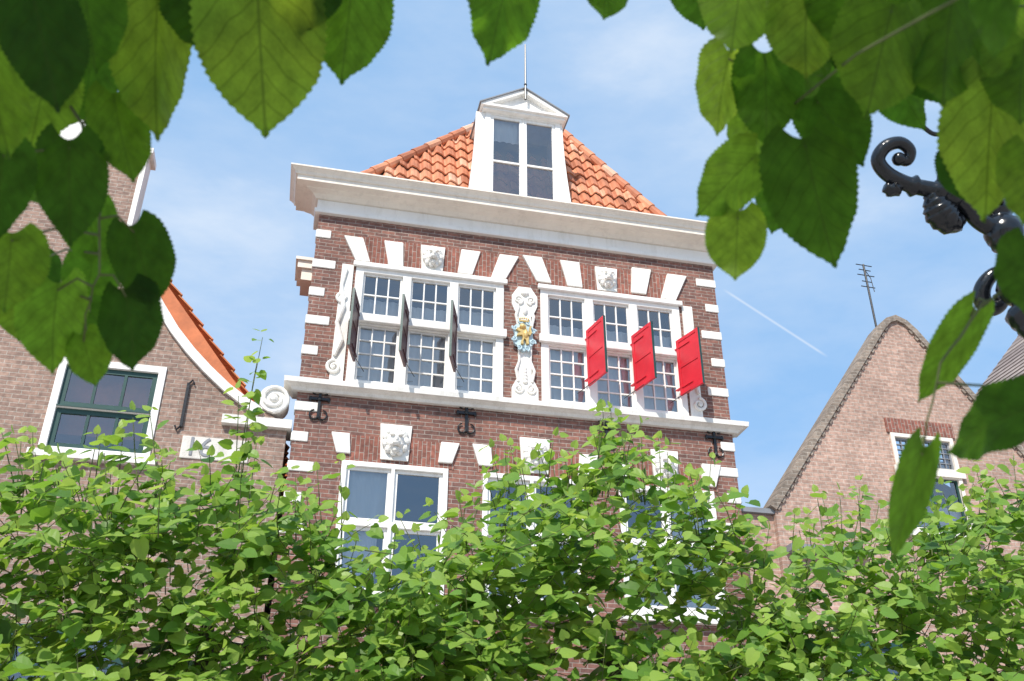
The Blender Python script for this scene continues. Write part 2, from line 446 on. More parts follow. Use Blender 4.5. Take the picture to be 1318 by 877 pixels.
# ------------------------------------------------------------------ MAIN HOUSE
XL = .5*(X(411,280)+X(371,600)); XR = .5*(X(917,345)+X(953,650)); XC = .5*(XL+XR)
ZF = Zav([(411,275),(917,340)], -.05)
ZT = Zav([(372,208),(908,288)], -.5)
ZS = Zav([(378,483),(947,540)], -.2)
house = thing('brick_house', 'tall brown brick house with white cornice, red shutters and roof dormer', 'house', (XC, 0, 0))
def rect4(tl, tr, bl, br, y=0.0):
    return (Xav([tl, bl], y), Xav([tr, br], y), Zav([bl, br], y), Zav([tl, tr], y))
UW = []
for tl, tr, bl, br in (((458,340),(650,367),(446,487),(645,508)), ((696,371),(873,392),(696,512),(885,531))):
    UW.append(rect4(tl, tr, bl, br))
zt_ = .5*(UW[0][3]+UW[1][3]); zb_ = ZS+.0
UW = [(a, b, zb_, zt_) for a, b, c, d in UW]
LWp = [((440,592),(577,607)), ((620,606),(752,619)), ((797,622),(917,635))]
zlt = Zav([p for q_ in LWp for p in q_]); zlb = Zav([(437,768),(560,772)])
LW = [(X(*a), X(*b), zlb, zlt) for a, b in LWp]
ww = sum(b-a for a, b, c, d in LW)/3
LW = [((a+b)/2-ww/2, (a+b)/2+ww/2, c, d) for a, b, c, d in LW]
DEP = 8.5
w = MB(); w.slab(XL, XR, 0, ZF+.02, [tuple(r) for r in UW]+[tuple(r) for r in LW], 0, .3)
w.build('wall', MT['brick'], house)
w = MB(); w.box(XL+.001, XL+.3, .302, DEP-.302, 0, ZT-.08); w.build('side_wall', MT['brick'], house)
w = MB(); w.box(XR-.3, XR-.001, .302, DEP-.302, 0, ZT-.08); w.build('side_wall', MT['brick'], house)
w = MB(); w.box(XL, XR, DEP-.3, DEP, 0, ZT-.08); w.build('rear_wall', MT['brick'], house)
for zz in (ZS-.9, zlb-.7, ZF+.15):
    f = MB(); f.box(XL+.302, XR-.302, .303, DEP-.303, zz, zz+.2); f.build('floor', MT['gap'], house)
pt_ = MB(); pt_.box(XL+.31, XR-.31, 3.5, 3.6, .3, ZF); pt_.build('partition', MT['gap'], house)
Hc = ZT-ZF
fz = MB(); fz.ring([(-.02,ZF),(.075,ZF),(.085,ZF+.03),(.085,ZF+.07),(.05,ZF+.09),(.05,ZF+.46*Hc),(-.02,ZF+.46*Hc)], XL, XR, .45)
fz.build('frieze', MT['white'], house)
cn = MB(); cn.ring([(-.02,ZF+.463*Hc),(.09,ZF+.463*Hc),(.11,ZF+.50*Hc),(.15,ZF+.56*Hc),(.24,ZF+.60*Hc),(.26,ZF+.62*Hc),(.40,ZF+.63*Hc),(.405,ZF+.78*Hc),
      (.43,ZF+.79*Hc),(.45,ZF+.86*Hc),(.50,ZF+.94*Hc),(.52,ZF+.955*Hc),(.52,ZT),(-.02,ZT)], XL, XR, .45)
cn.build('cornice', MT['cream'], house)
# roof
YR = 1.7; YB = .1
ap = onY(680,134,YR); HR = ap.z-(ZT-.05); RX = ap.x
def corner(a, b):
    nrm = ray(*a).cross(ray(*b)); zc = ZT-.05
    return CAM.x-(nrm.y*(YB-CAM.y)+nrm.z*(zc-CAM.z))/nrm.x
HXL = corner((494,218),(680,134)); HXR = corner((832,266),(680,134))
Wd = HXR-HXL; dY = YR-YB; sl = math.hypot(dY, HR); sm_ = RX-HXL
mb = MB()
tiles(mb, (HXL,YB,ZT-.05), (1,0,0), (0,dY,HR), Wd, sl, lambda s, t: t/sl < min(s/sm_, (Wd-s)/(Wd-sm_)))
Ly = DEP-YB
for sx, cxx, hw_ in ((1, HXL, RX-HXL), (-1, HXR, HXR-RX)):
    sl2 = math.hypot(hw_, HR)
    if sx > 0: tiles(mb, (cxx, DEP, ZT-.05), (0,-1,0), (hw_,0,HR), Ly, sl2, lambda s, t: t < sl2 and t/sl2 < (Ly-s)/dY, ns=4, seed=4)
    else: tiles(mb, (cxx, YB, ZT-.05), (0,1,0), (-hw_,0,HR), Ly, sl2, lambda s, t: t < sl2 and t/sl2 < s/dY, ns=4, seed=5)
apx = (RX, YR, ZT-.05+HR+.03)
ridge(mb, (HXL,YB,ZT), apx); ridge(mb, (HXR,YB,ZT), apx, seed=8); ridge(mb, apx, (RX,DEP,apx[2]), seed=9)
roof = mb.build('roof', MT['tile'], house, clean=False)
mb = MB(); mb.add([(HXL,YB+.02,ZT-.1),(HXR,YB+.02,ZT-.1),(RX,YR+.02,apx[2]-.12),(HXL,DEP,ZT-.1),(HXR,DEP,ZT-.1),(RX,DEP,apx[2]-.12)],
       [(0,1,2),(0,2,5,3),(1,4,5,2),(3,5,4),(0,3,4,1)])
mb.build('roof_boarding', MT['gap'], roof)
mb = MB(); mb.box(XL+.02, XR-.02, .46, DEP-.02, ZT-.078, ZT-.055); mb.build('gutter_deck', MT['lead'], roof)
# dormer
YD = .12
dx0, dx1 = Xav([(626,147),(622,238)], YD), Xav([(720,158),(725,250)], YD)
dz1 = Zav([(627,143),(718,155)], YD); dz0 = ZT-.15
dm = MB()
wx0, wx1 = dx0+.10, dx1-.10; wz0, wz1 = dz0+.22, dz1-.08
dm.slab(dx0, dx1, dz0, dz1, [(wx0, wx1, wz0, wz1)], YD, YD+.12)
dm.box(dx0+.002, dx0+.08, YD+.122, YD+1.5, dz0, dz1); dm.box(dx1-.08, dx1-.002, YD+.122, YD+1.5, dz0, dz1)
dorm = dm.build('dormer', MT['white'], house, bevel=.006)
dc = (dx0+dx1)/2
ph_ = (dx1-dx0)/2+.11
pz = dz1; pa = onY(670,111,YD-.2).z
YO = YD-.14
pm = MB()
pm.box(dc-ph_, dc+ph_, YO, YD+1.5, pz+.002, pz+.05)
pm.box(dc-ph_+.05, dc+ph_-.05, YD-.09, YD+.1, pz-.045, pz+.001)
th_ = .085
pm.poly([(dc-ph_, pz+.052), (dc, pa), (dc, pa-th_*1.1), (dc-ph_+.18, pz+.052)], YO, YD+1.5)
pm.poly([(dc+ph_, pz+.052), (dc+ph_-.18, pz+.052), (dc, pa-th_*1.1), (dc, pa)], YO, YD+1.5)
pm.poly([(dc-ph_+.16, pz+.051), (dc+ph_-.16, pz+.051), (dc, pa-th_)], YD-.04, YD+.02)
pm.build('pediment', MT['white'], dorm)
pl = MB()
for sx in (-1, 1):
    a = (dc+sx*(ph_+.03), pz+.045); b = (dc, pa+.03)
    pl.poly([a, b, (b[0], b[1]-.026), (a[0], a[1]-.026)] if sx < 0 else [b, a, (a[0], a[1]-.026), (b[0], b[1]-.026)], YO-.03, YD+1.55)
pl.build('lead_roof', MT['lead'], dorm)
for sx, px_t, px_b in ((-1, (613,152), (598,236)), (1, (724,163), (742,254))):
    xt, xb = X(*px_t, YD), X(*px_b, YD); x_in = dx0-.002 if sx < 0 else dx1+.002
    if sx < 0: xt = min(xt, x_in-.03)
    else: xt = max(xt, x_in+.03)
    zt2 = dz1-.05; pts = [(x_in, dz0), (x_in, zt2)]
    prof = [(xt, zt2)]+[(xt+(xb-xt)*(k/6)**1.8, zt2+(dz0-zt2)*k/6) for k in range(1, 7)]
    wm = MB(); wm.poly(pts+prof if sx < 0 else list(reversed(pts+prof)), YD+.02, YD+.08)
    wm.build('wing_board', MT['white'], dorm)
mid = (wx0+wx1)/2
for a, b in ((wx0+.004, mid-.012), (mid+.012, wx1-.004)):
    s = MB(); sbw = .055; zm = wz0+(wz1-wz0)*.52
    s.slab(a, b, wz0+.004, wz1-.004, [(a+sbw, b-sbw, wz0+.07, zm-.018), (a+sbw, b-sbw, zm+.018, wz1-.06)], YD+.015, YD+.06)
    s.build('casement', MT['white'], dorm)
    gl = MB(); gl.add([(a+.03,YD+.04,wz0+.03),(b-.03,YD+.04,wz0+.03),(b-.03,YD+.042,wz1-.03),(a+.03,YD+.042,wz1-.03)], [(0,1,2,3)])
    gl.build('pane', MT['glass'], dorm, clean=False)
    if a < mid-.1: curtain_mb(a+.03, b-.03, wz0+.78*(wz1-wz0), wz1, YD+.16).build('blind', MT['curtain'], dorm, True, False)
m = MB(); m.box(wx0-.05, wx1+.05, YD+.7, YD+.72, wz0-.1, wz1+.05); m.build('inner_panel', MT['gap'], dorm)
m = MB(); m.box(mid-.011, mid+.011, YD+.0, YD+.07, wz0, wz1); m.build('mullion', MT['white'], dorm)
rp = onY(671,58,YO-.03); 
m = MB(); m.tube([(dc,YO-.05,pa-.30),(dc,YO-.05,rp.z)], [.022,.014], 8); m.sph((dc,YO-.05,pa+.06),.03,.03,.03); m.build('lightning_rod', MT['iron'], house)
m = MB(); m.box(XL-.30, XL-.001, 1.7, 2.35, ZT-.50, ZT-.36); m.box(XL-.22, XL-.002, 1.75, 2.3, ZT-.72, ZT-.502); m.box(XL-.34, XL-.001, 1.66, 2.4, ZT-.359, ZT-.30); m.build('side_gutter', MT['cream'], house)
lg = MB(); t_ = .17
lg.ring([(-.02,ZS-t_),(.07,ZS-t_),(.10,ZS-t_+.04),(.16,ZS-t_+.07),(.20,ZS-t_+.075),(.21,ZS-.02),(.05,ZS),(-.02,ZS)], XL, XR, .25)
lg.build('ledge', MT['stone'], house)
# upper windows
def ulights(r):
    a, b, c, d = r; W_ = b-a; H_ = d-c; out = []
    for i in range(3):
        l0 = a+W_*(10+61*i)/192.; l1 = l0+W_*50/192.
        out.append((l0, l1, c+H_*.585, c+H_*.94, 3, 2)); out.append((l0, l1, c+H_*.05, c+H_*.50, 3, 4))
    return out
UL = []
for r, lb in zip(UW, ('three-bay cross window with edge-on shade-darkened red shutters', 'three-bay cross window with red shutters')):
    ls = ulights(r); UL.append(ls)
    window(house, *r, ls, label=lb, curtains=['half','full','half','full','half','full'], cm='curtain', mun=.02, sb=.03)
    m = MB(); H_ = r[3]-r[2]
    m.box(r[0]-.04, r[1]+.04, -.10, -.031, r[2]+H_*.51, r[2]+H_*.575); m.box(r[0]-.05, r[1]+.05, -.09, -.031, r[3]-.05, r[3]+.03)
    m.build('transom_moulding', MT['white'], house, bevel=.01)
# shutters
def shutter(hx, z0, z1, w_, ang, side, mat, lab):
    M4 = Matrix.Translation((hx, -.125, 0)) @ Matrix.Rotation(math.atan2(-cos(ang), sin(ang)), 4, 'Z')
    b = MB(); fr = .06; t = .018
    b.slab(0, w_, z0, z1, [(fr, w_-fr, z0+fr, (z0+z1)/2-fr/2), (fr, w_-fr, (z0+z1)/2+fr/2, z1-fr)], -t, t)
    b.box(fr, w_-fr, -t*.5, t*.5, z0+fr, (z0+z1)/2-fr/2); b.box(fr, w_-fr, -t*.5, t*.5, (z0+z1)/2+fr/2, z1-fr)
    b.move(M4); so = b.build('shutter', MT[mat], house, bevel=.004); so['label'] = lab
    e = MB(); e.box(w_+.001, w_+.008, -t, t, z0, z1); e.move(M4); e.build('edge_strip', MT['green'], so)
    for zz in (z0+.12, z1-.16):
        h = MB(); h.box(-.09, w_*.6, -t-.005, t+.005, zz, zz+.02); h.move(M4); h.build('strap_hinge', MT[mat], so)
    s = MB(); p = M4 @ Vector((w_*.55, 0, z0+.02)); p2 = Vector((hx+(-.16 if side > 0 else .16), -.04, z0-.10))
    s.tube([p, p2], .006, 6); s.build('stay', MT['iron'], so)
for i in range(3):
    l = UL[0][i*2+1]; H_ = zt_-zb_; z0s, z1s = zb_+H_*.165, zb_+H_*.615
    shutter(l[0]-.03, z0s, z1s, .52, math.radians(-13-2*i), -1, 'shaded_red', 'red shutter with shade put into its colour, seen almost edge-on')
    l = UL[1][i*2+1]; shutter(l[1]-.02, z0s, z1s+.03, .54, math.radians(13+i*2.5), 1, 'red', 'bright red open shutter')
# arches with voussoirs
def pxpoly(pts, y): return [(onY(u, v, y).x, onY(u, v, y).z) for u, v in pts]
def arch(xa, xb, z0, z1):
    m = MB(); m.box(xa, xb, -.008, .05, z0, z1); m.build('brick_arch', MT['soldier'], house)
zat = Zav([(447,305),(885,357)]); 
arch(UW[0][0]-.02, UW[0][1]+.22, zt_+.035, zat); arch(UW[1][0]-.2, UW[1][1]+.02, zt_+.035, zat)
def vous(u, v, sl_, h=36, wt=25, wb=19):
    c = onY(u, v, 0); k = (onY(u+10, v).x-onY(u, v).x)/10
    hh = h*k/2*1.02
    m = MB(); st = sl_*k/2
    m.poly([(c.x-st-wb*k/2, c.z-hh), (c.x-st+wb*k/2, c.z-hh), (c.x+st+wt*k/2, c.z+hh), (c.x+st-wt*k/2, c.z+hh)], -.045, .02)
    m.build('voussoir', MT['stone'], house, bevel=.012)
for a in ((461,322,-15),(508,328,-5),(602,339,7),(648,345,14),(692,348,-15),(736,354,-6),(823,363,6),(865,371,14)): vous(*a)
for a in ((440,571,-6),(576,584,6),(622,587,-6),(755,600,6),(800,606,-6),(913,613,6)): vous(*a, h=28, wt=24, wb=18)
pxm = (onY(660,340).x-onY(650,340).x)/10
for u, v, s in ((557,332,36),(781,359,35),(509,569,42),(689,586,42),(857,600,40)):
    c = onY(u, v, -.05); m = MB(); mask(m, c.x, c.z, 0, s*pxm); m.build('lion_mask', MT['stone'], house, smooth=False)
for r in LW: arch(r[0]-.08, r[1]+.08, zlt+.0, zlt+.40)
# lower windows
for i, r in enumerate(LW):
    a, b, c, d = r; W_ = b-a; H_ = d-c; fw = .075
    ml = a+W_*.48
    zr = c+H_*.52
    ls = [(a+fw, ml-.025, zr+.05, d-fw, 1, 1), (ml+.025, b-fw, zr+.05, d-fw, 1, 1), (a+fw, ml-.025, c+fw, zr-.03, 1, 1), (ml+.025, b-fw, c+fw, zr-.03, 1, 1)]
    window(house, a, b, c, d, ls, curtains=['full','none','left','none'] if i == 0 else ['none','none','full','full'] if i == 1 else ['none','full','full','full'], cm='curtain', sb=.045)
    m = MB(); m.box(a-.08, b+.08, -.12, -.001, c-.12, c-.001); m.build('window_sill', MT['stone'], house)
# quoins
for k, v in enumerate((302,340,376,412,451,523,562,600,640,680)):
    x = XL; c = onY((411-(v-280)*.125)+12, v).z; wq = .34 if k % 2 else .22
    m = MB(); m.box(x-.018, x+wq, -.018, .2, c-.075, c+.075); m.build('quoin', MT['stone'], house, bevel=.012)
for k, v in enumerate((365,397,432,467,505,575,608,642,680)):
    c = onY(917+(v-345)*.118-12, v).z; wq = .22 if k % 2 else .34
    m = MB(); m.box(XR-wq, XR+.018, -.018, .2, c-.075, c+.075); m.build('quoin', MT['stone'], house, bevel=.012)
for u, v in ((411,519),(600,537),(780,556),(919,568)):
    c = onY(u, v); anchor(house, c.x, c.z, -.004)
# central pilaster with scrolls
cx = Xav([(654,368),(694,372),(655,503),(697,508)]); 
m = MB(); pw = (.5*(UW[1][0]-UW[0][1])-.05)*.82; hz = zt_-zb_
m.poly([(cx-pw, zb_+.003), (cx+pw, zb_+.003), (cx+pw, zb_+hz*.12), (cx+pw*.8, zb_+hz*.16), (cx+pw*.5, zb_+hz*.22), (cx+pw*.5, zb_+hz*.72), (cx+pw*.8, zb_+hz*.77), (cx+pw, zb_+hz*.82), (cx+pw, zb_+hz*.90), (cx+pw*.5, zb_+hz*.98), (cx-pw*.5, zb_+hz*.98), (cx-pw, zb_+hz*.90), (cx-pw, zb_+hz*.82), (cx-pw*.8, zb_+hz*.77), (cx-pw*.5, zb_+hz*.72), (cx-pw*.5, zb_+hz*.22), (cx-pw*.8, zb_+hz*.16), (cx-pw, zb_+hz*.12)], -.03, .02)
for sx in (-1, 1):
    volute(m, cx+sx*.105, zb_+hz*.11, -.04, .08, pi/2, sx*1.6, .022); volute(m, cx+sx*.105, zb_+hz*.86, -.04, .08, -pi/2, -sx*1.6, .022)
    m.tube([(cx+sx*.11, -.035, zb_+hz*.17), (cx+sx*.145, -.04, zb_+hz*.26), (cx+sx*.09, -.04, zb_+hz*.34), (cx+sx*.11, -.035, zb_+hz*.62), (cx+sx*.145, -.04, zb_+hz*.72), (cx+sx*.10, -.04, zb_+hz*.8)], [.022,.026,.018,.018,.026,.02], 8)
for k in range(5): m.sph((cx, -.04, zb_+hz*(.17+.027*k)), .042-.005*k, .025, .036)
m.sph((cx, -.04, zb_+hz*.92), .07, .04, .05); m.sph((cx, -.045, zb_+hz*.77), .04, .03, .08)
m.build('carved_pilaster', MT['stone'], house)
for xs_, sx in ((UW[0][0]-.14, -1), (UW[1][1]+.14, 1)):
    m = MB(); m.poly([(xs_-.10, zb_+.004), (xs_+.10, zb_+.004), (xs_+.10, zt_-.02), (xs_-.08, zt_-.02)], -.025, .02)
    volute(m, xs_+sx*.05, zb_+hz*.13, -.04, .11, pi/2, -sx*1.5, .032); volute(m, xs_+sx*.03, zb_+hz*.70, -.04, .09, -pi/2, sx*1.5, .028)
    m.tube([(xs_+sx*.06, -.04, zb_+hz*.22), (xs_-sx*.02, -.05, zb_+hz*.34), (xs_+sx*.07, -.05, zb_+hz*.48), (xs_+sx*.0, -.04, zb_+hz*.62), (xs_+sx*.06, -.04, zb_+hz*.8), (xs_, -.04, zb_+hz*.94)], [.03,.04,.035,.04,.03,.02], 8)
    m.build('carved_console', MT['stone'], house)
# coat of arms
cc = onY(674,432,-.08); Q = .9
m = MB()
sh = [(cc.x+Q*.18*sin(a)*(1+.12*cos(6*a)), cc.z+Q*.29*cos(a)*(1+.10*cos(6*a))) for a in [2*pi*k/36 for k in range(36)]]
m.poly(sh, -.09, -.028)
for k in range(8):
    a = 2*pi*k/8+.3; volute(m, cc.x+Q*.18*cos(a), cc.z+Q*.28*sin(a), -.10, .048, a, 1.3, .015, 16)
coa = m.build('coat_of_arms', MT['blue'], house); coa['label'] = 'gilded lion on a light blue scrolled shield'
LION = [(.30,0),(.45,0),(.42,.12),(.5,.28),(.6,.2),(.62,.02),(.78,.02),(.74,.12),(.76,.3),(.7,.5),(.85,.45),(.95,.6),(.88,.8),(.97,.92),(.82,.9),(.78,.72),(.82,.6),(.68,.62),(.62,.72),(.6,.92),(.45,1),(.28,.95),(.2,.82),(.32,.78),(.3,.7),(.1,.8),(.02,.7),(.12,.66),(.3,.56),(.1,.5),(.05,.38),(.2,.42),(.38,.44),(.4,.3),(.32,.15)]
m = MB(); m.poly([(cc.x+(x-.5)*.30*Q, cc.z+Q*(-.20+z*.40)) for x, z in LION], -.14, -.088)
m.sph((cc.x-.03, -.14, cc.z+.13), .05, .04, .045); m.sph((cc.x+.02, -.13, cc.z+.0), .045, .04, .08)
m.build('gilded_lion', MT['gold'], coa)
m = MB()
for k in range(5): m.sph((cc.x-.07+.035*k, -.12, cc.z+.285+.012*sin(pi*k/4)), .015, .015, .024, 8, 6)
m.box(cc.x-.08, cc.x+.08, -.12, -.089, cc.z+.235, cc.z+.262); m.build('crown', MT['gold'], coa)

# ------------------------------------------------------------------ LEFT HOUSE
YL = .05
win = rect4((78,463),(213,471),(47,583),(196,589), YL)
lxc = X(38,430,YL)
left = thing('gabled_house', 'tan brick house with curved white gable coping and green sash window, at the left', 'house', (lxc, YL, 0))
prof_px = [(370,548),(338,528),(318,514),(296,497),(272,474),(250,450),(230,424),(212,394),(194,360),(175,325),(164,297)]
pr = pxpoly(prof_px, YL); neck_x = pr[-1][0]; neck_t = onY(185,200,YL).z; xr_l = pr[0][0]
pr = pr+[(neck_x, neck_t)]
outer = [(xr_l, 0)]+pr+[(2*lxc-x, z) for x, z in reversed(pr)]+[(2*lxc-xr_l, 0)]
gp = onY(277,579,YL)
lw2 = rect4((10,800),(165,812),(-10,905),(150,915), YL)
hole = lambda r: [(r[0], r[2]), (r[0], r[3]), (r[1], r[3]), (r[1], r[2])]
m = MB(); m.poly(outer, YL, YL+.3, [hole(win), hole(lw2)]); m.build('wall', MT['brick_left'], left)
m = MB(); m.box(xr_l-.3, xr_l-.001, YL+.302, YL+7, 0, pr[0][1]-.15); m.box(2*lxc-xr_l+.001, 2*lxc-xr_l+.3, YL+.302, YL+7, 0, pr[0][1]-.15)
m.box(2*lxc-xr_l, xr_l, YL+7.001, YL+7.3, 0, pr[0][1]-.15); m.build('side_wall', MT['brick_left'], left)
m = MB(); m.box(2*lxc-xr_l+.31, xr_l-.31, YL+.31, YL+6.9, win[2]-1.0, win[2]-.9); m.build('floor', MT['gap'], left)
m = MB(); m.box(2*lxc-xr_l+.31, xr_l-.31, YL+2.5, YL+2.6, .2, pr[0][1]-.3); m.build('partition', MT['gap'], left)
cop = [p for p in pr[1:-1]]
COP = []
for sx in (1, -1):
    m = MB(); mir = (lambda p: p) if sx > 0 else (lambda p: (2*lxc-p[0], p[1]))
    pts_ = [mir(p) for p in cop]
    m.ribbon(pts_ if sx > 0 else list(reversed(pts_)), .13, YL-.07, YL+.36)
    xa, xb = sorted((mir((xr_l-.9, 0))[0], mir((xr_l+.06, 0))[0]))
    m.box(xa, xb, YL-.1, YL+.37, pr[0][1]-.08, pr[0][1]+.05)
    COP.append(m.build('gable_coping', MT['stone'], left))
vc = onY(353,513,YL-.05); R_ = 18*pxm
for sx in (1, -1):
    m = MB(); vx = vc.x if sx > 0 else 2*lxc-vc.x
    circ = [(vx+R_*.9*cos(a), vc.z+R_*.9*sin(a)) for a in [2*pi*k/20 for k in range(20)]]
    m.poly(circ, YL-.05, YL+.3); volute(m, vx, vc.z, YL-.06, R_*.92, -pi/2, sx*1.8, .035)
    m.build('volute', MT['stone'], COP[0 if sx > 0 else 1])
for sx in (-1, 1):
    m = MB(); x0 = lxc+sx*(neck_x-lxc)
    m.box(min(x0-sx*.02, x0+sx*.055), max(x0-sx*.02, x0+sx*.055), YL-.04, YL+.31, pr[-2][1]-.1, neck_t)
    m.build('neck_trim', MT['stone'], left)
nw = neck_x-lxc+.12
m = MB(); m.box(lxc-nw, lxc+nw, YL-.09, YL+.36, neck_t+.001, neck_t+.10)
m.poly([(lxc-nw+.05, neck_t+.101), (lxc+nw-.05, neck_t+.101), (lxc, neck_t+.7)], YL-.05, YL+.3)
m.build('gable_pediment', MT['stone'], left)
ra, rb2 = onY(222,372,YL+.4), onY(303,488,YL+.4); slp = (ra.z-rb2.z)/(rb2.x-ra.x)
zr_l = ra.z+slp*(ra.x-lxc); ze_l = rb2.z-slp*(xr_l-rb2.x); hw = xr_l-lxc; sll = math.hypot(hw, zr_l-ze_l)
m = MB()
tcap = sll*min(1, (neck_t-.1-ze_l)/(zr_l-ze_l))
tiles(m, (xr_l, YL+.37, ze_l), (0,1,0), (-hw,0,zr_l-ze_l), 6.9, sll, lambda s, t: t < tcap, seed=21)
tiles(m, (2*lxc-xr_l, YL+7.27, ze_l), (0,-1,0), (hw,0,zr_l-ze_l), 6.9, sll, lambda s, t: t < tcap, ns=4, seed=22)
rl = m.build('roof', MT['tile_left'], left, clean=False)
fr_ = tcap/sll
m = MB(); m.poly([(2*lxc-xr_l, ze_l-.06), (xr_l, ze_l-.06), (xr_l-hw*fr_, ze_l+(zr_l-ze_l)*fr_-.06), (2*lxc-xr_l+hw*fr_, ze_l+(zr_l-ze_l)*fr_-.06)], YL+.375, YL+7.2); m.build('roof_boarding', MT['tile_left'], rl)
a, b, c, d = win; W_ = b-a; H_ = d-c; fw = .10
iw = [(a+fw, b-fw, c+.05+H_*.45, d-fw, 3, 1), (a+fw, b-fw, c+fw*.7, c+.02+H_*.45, 3, 1)]
window(left, a, b, c, d, iw, y=YL, sm='green', curtains='none', mun=.04, sb=.07)
m = MB(); m.box(a+fw-.0, b-fw, YL-.045, YL-.031, c+.025+H_*.45, c+.045+H_*.45); m.build('transom', MT['green'], left)
m = MB(); m.box(a-.1, b+.1, YL-.1, YL-.001, c-.1, c-.001); m.build('window_sill', MT['stone'], left)
a, b, c, d = lw2; W_ = b-a
window(left, a, b, c, d, [(a+.1, (a+b)/2-.03, c+.1, d-.1, 1, 2), ((a+b)/2+.03, b-.1, c+.1, d-.1, 1, 2)], y=YL, fm='green', sm='green', curtains='none')
# date stone
k = pxm*1.05
m = MB(); m.box(gp.x-33*k, gp.x+33*k, YL-.02, YL+.05, gp.z-12*k, gp.z+12*k); ds = m.build('date_stone', MT['worn'], left, bevel=.01)
cu = bpy.data.curves.new('numerals', 'FONT'); cu.body = '16'; cu.size = 21*k*1.35; cu.extrude = .006; cu.align_x = 'CENTER'; cu.align_y = 'CENTER'
to = bpy.data.objects.new('tmp', cu); COL.objects.link(to); dg = bpy.context.evaluated_depsgraph_get()
tm = bpy.data.meshes.new_from_object(to.evaluated_get(dg)); bpy.data.objects.remove(to)
tm.transform(Matrix.Translation((gp.x-16*k, YL-.026, gp.z)) @ Matrix.Rotation(pi/2, 4, 'X')); tm.materials.clear(); tm.materials.append(MT['lead'])
no = bpy.data.objects.new('numerals', tm); COL.objects.link(no); no.parent = ds
ac = onY(238,522,YL)
m = MB(); m.box(ac.x-.02, ac.x+.02, YL-.04, YL+.01, ac.z-.34, ac.z+.34)
for sg in (1, -1): m.tube([(ac.x, YL-.03, ac.z+sg*.32), (ac.x+sg*.05, YL-.03, ac.z+sg*.39), (ac.x+sg*.08, YL-.03, ac.z+sg*.33)], .015, 6)
m.build('wall_anchor', MT['iron'], left)
# low roof in the gap
gz = onY(362,575,1.5).z
m = MB(); tiles(m, (xr_l+.05, 1.2, gz-.9), (1,0,0), (0,1,1.1), XL-xr_l-.1, 1.4, lambda s, t: t < 1.35 and s < XL-xr_l-.1, seed=31)
an = thing('annex', 'low orange tiled roof squeezed between the tan gabled house and the tall brown house', 'annex', ((xr_l+XL)/2, 1.3, 0))
m.build('roof', MT['tile_left'], an, clean=False)
m = MB(); m.box(xr_l+.03, XL-.03, 1.25, 1.5, 0, gz-.9); m.build('wall', MT['brick_left'], an)

# ------------------------------------------------------------------ RIGHT HOUSE
YRH = .1
A = onY(1150,403,YRH); Lp = onY(999,655,YRH); rx_ = 2*A.x-Lp.x
right = thing('gabled_house', 'pink brick house with pointed gable, grey coping and a rooftop aerial, at the right', 'house', (A.x, YRH, 0))
rw = rect4((1144,555),(1231,568),(1170,682),(1249,692), YRH)
rw2 = rect4((1056,822),(1170,830),(1075,905),(1195,912), YRH)
hw = A.x-Lp.x; hh2 = A.z-Lp.z
rake = [(Lp.x-.02, Lp.z-.03)]+[(A.x-hw*f_, A.z-hh2*f_) for f_ in (.75,.5,.25,.10)]+[(A.x-hw*.05, A.z-hh2*.062), (A.x, A.z-hh2*.045)]
rake = rake+[(2*A.x-x, z) for x, z in reversed(rake[:-1])]
m = MB(); m.poly([(Lp.x,0)]+rake+[(rx_,0)], YRH, YRH+.3, [hole(rw), hole(rw2)]); m.build('wall', MT['brick_right'], right)
ez = Lp.z-.9; rz_ = Lp.z+hh2*.30; RL = 5.0
m = MB(); m.box(Lp.x+.001, Lp.x+.3, YRH+.302, YRH+RL, 0, ez-.05); m.box(rx_-.3, rx_-.001, YRH+.302, YRH+RL, 0, ez-.05); m.box(Lp.x, rx_, YRH+RL+.001, YRH+RL+.3, 0, ez-.05)
m.build('side_wall', MT['brick_right'], right)
m = MB(); m.box(Lp.x+.31, rx_-.31, YRH+.31, YRH+RL-.1, rw[2]-.8, rw[2]-.7); m.build('floor', MT['gap'], right)
m = MB(); m.ribbon(rake, .11, YRH-.05, YRH+.33)
for sx in (-1, 1):
    e = Vector((rx_ if sx > 0 else Lp.x, Lp.z)); a_ = Vector((A.x, A.z)); L_ = (e-a_).length; dr = (e-a_)/L_
    nrm = Vector((-dr.y, dr.x))*(1 if sx > 0 else -1)
    for k_ in range(2, int(L_/.15)):
        c_ = a_+dr*(.15+k_*.15)+nrm*.004
        q_ = [c_-dr*.042, c_+dr*.042, c_+dr*.042-nrm*.05, c_-dr*.042-nrm*.05]
        m.poly([(v.x, v.y) for v in q_], YRH-.03, YRH+.01)
m.build('gable_coping', MT['brick_cap'], right)
sll = math.hypot(hw, rz_-ez)
m = MB()
tiles(m, (rx_, YRH+.35, ez), (0,1,0), (-hw,0,rz_-ez), RL, sll, lambda s, t: t < sll, ns=4, seed=41)
tiles(m, (Lp.x, YRH+RL+.25, ez), (0,-1,0), (hw,0,rz_-ez), RL-.1, sll, lambda s, t: t < sll, ns=4, seed=42)
rr_ = m.build('roof', MT['tile_brown'], right, clean=False)
m = MB(); m.poly([(Lp.x, ez-.07), (rx_, ez-.07), (A.x, rz_-.07)], YRH+.355, YRH+RL+.2); m.build('roof_boarding', MT['gap'], rr_)
a, b, c, d = rw; H_ = d-c; fw = .07
window(right, a, b, c, d, [(a+fw, b-fw, c+H_*.66, d-fw, 9, 5), (a+fw, b-fw, c+fw, c+H_*.56, 2, 1)], y=YRH, fm='cream', sm=['lead','green'], curtains=['half','half'], mun=[.012,.03], sb=.03)
m = MB(); m.box(a-.06, b+.06, YRH-.06, YRH-.031, c+H_*.57, c+H_*.65); m.build('transom', MT['cream'], right)
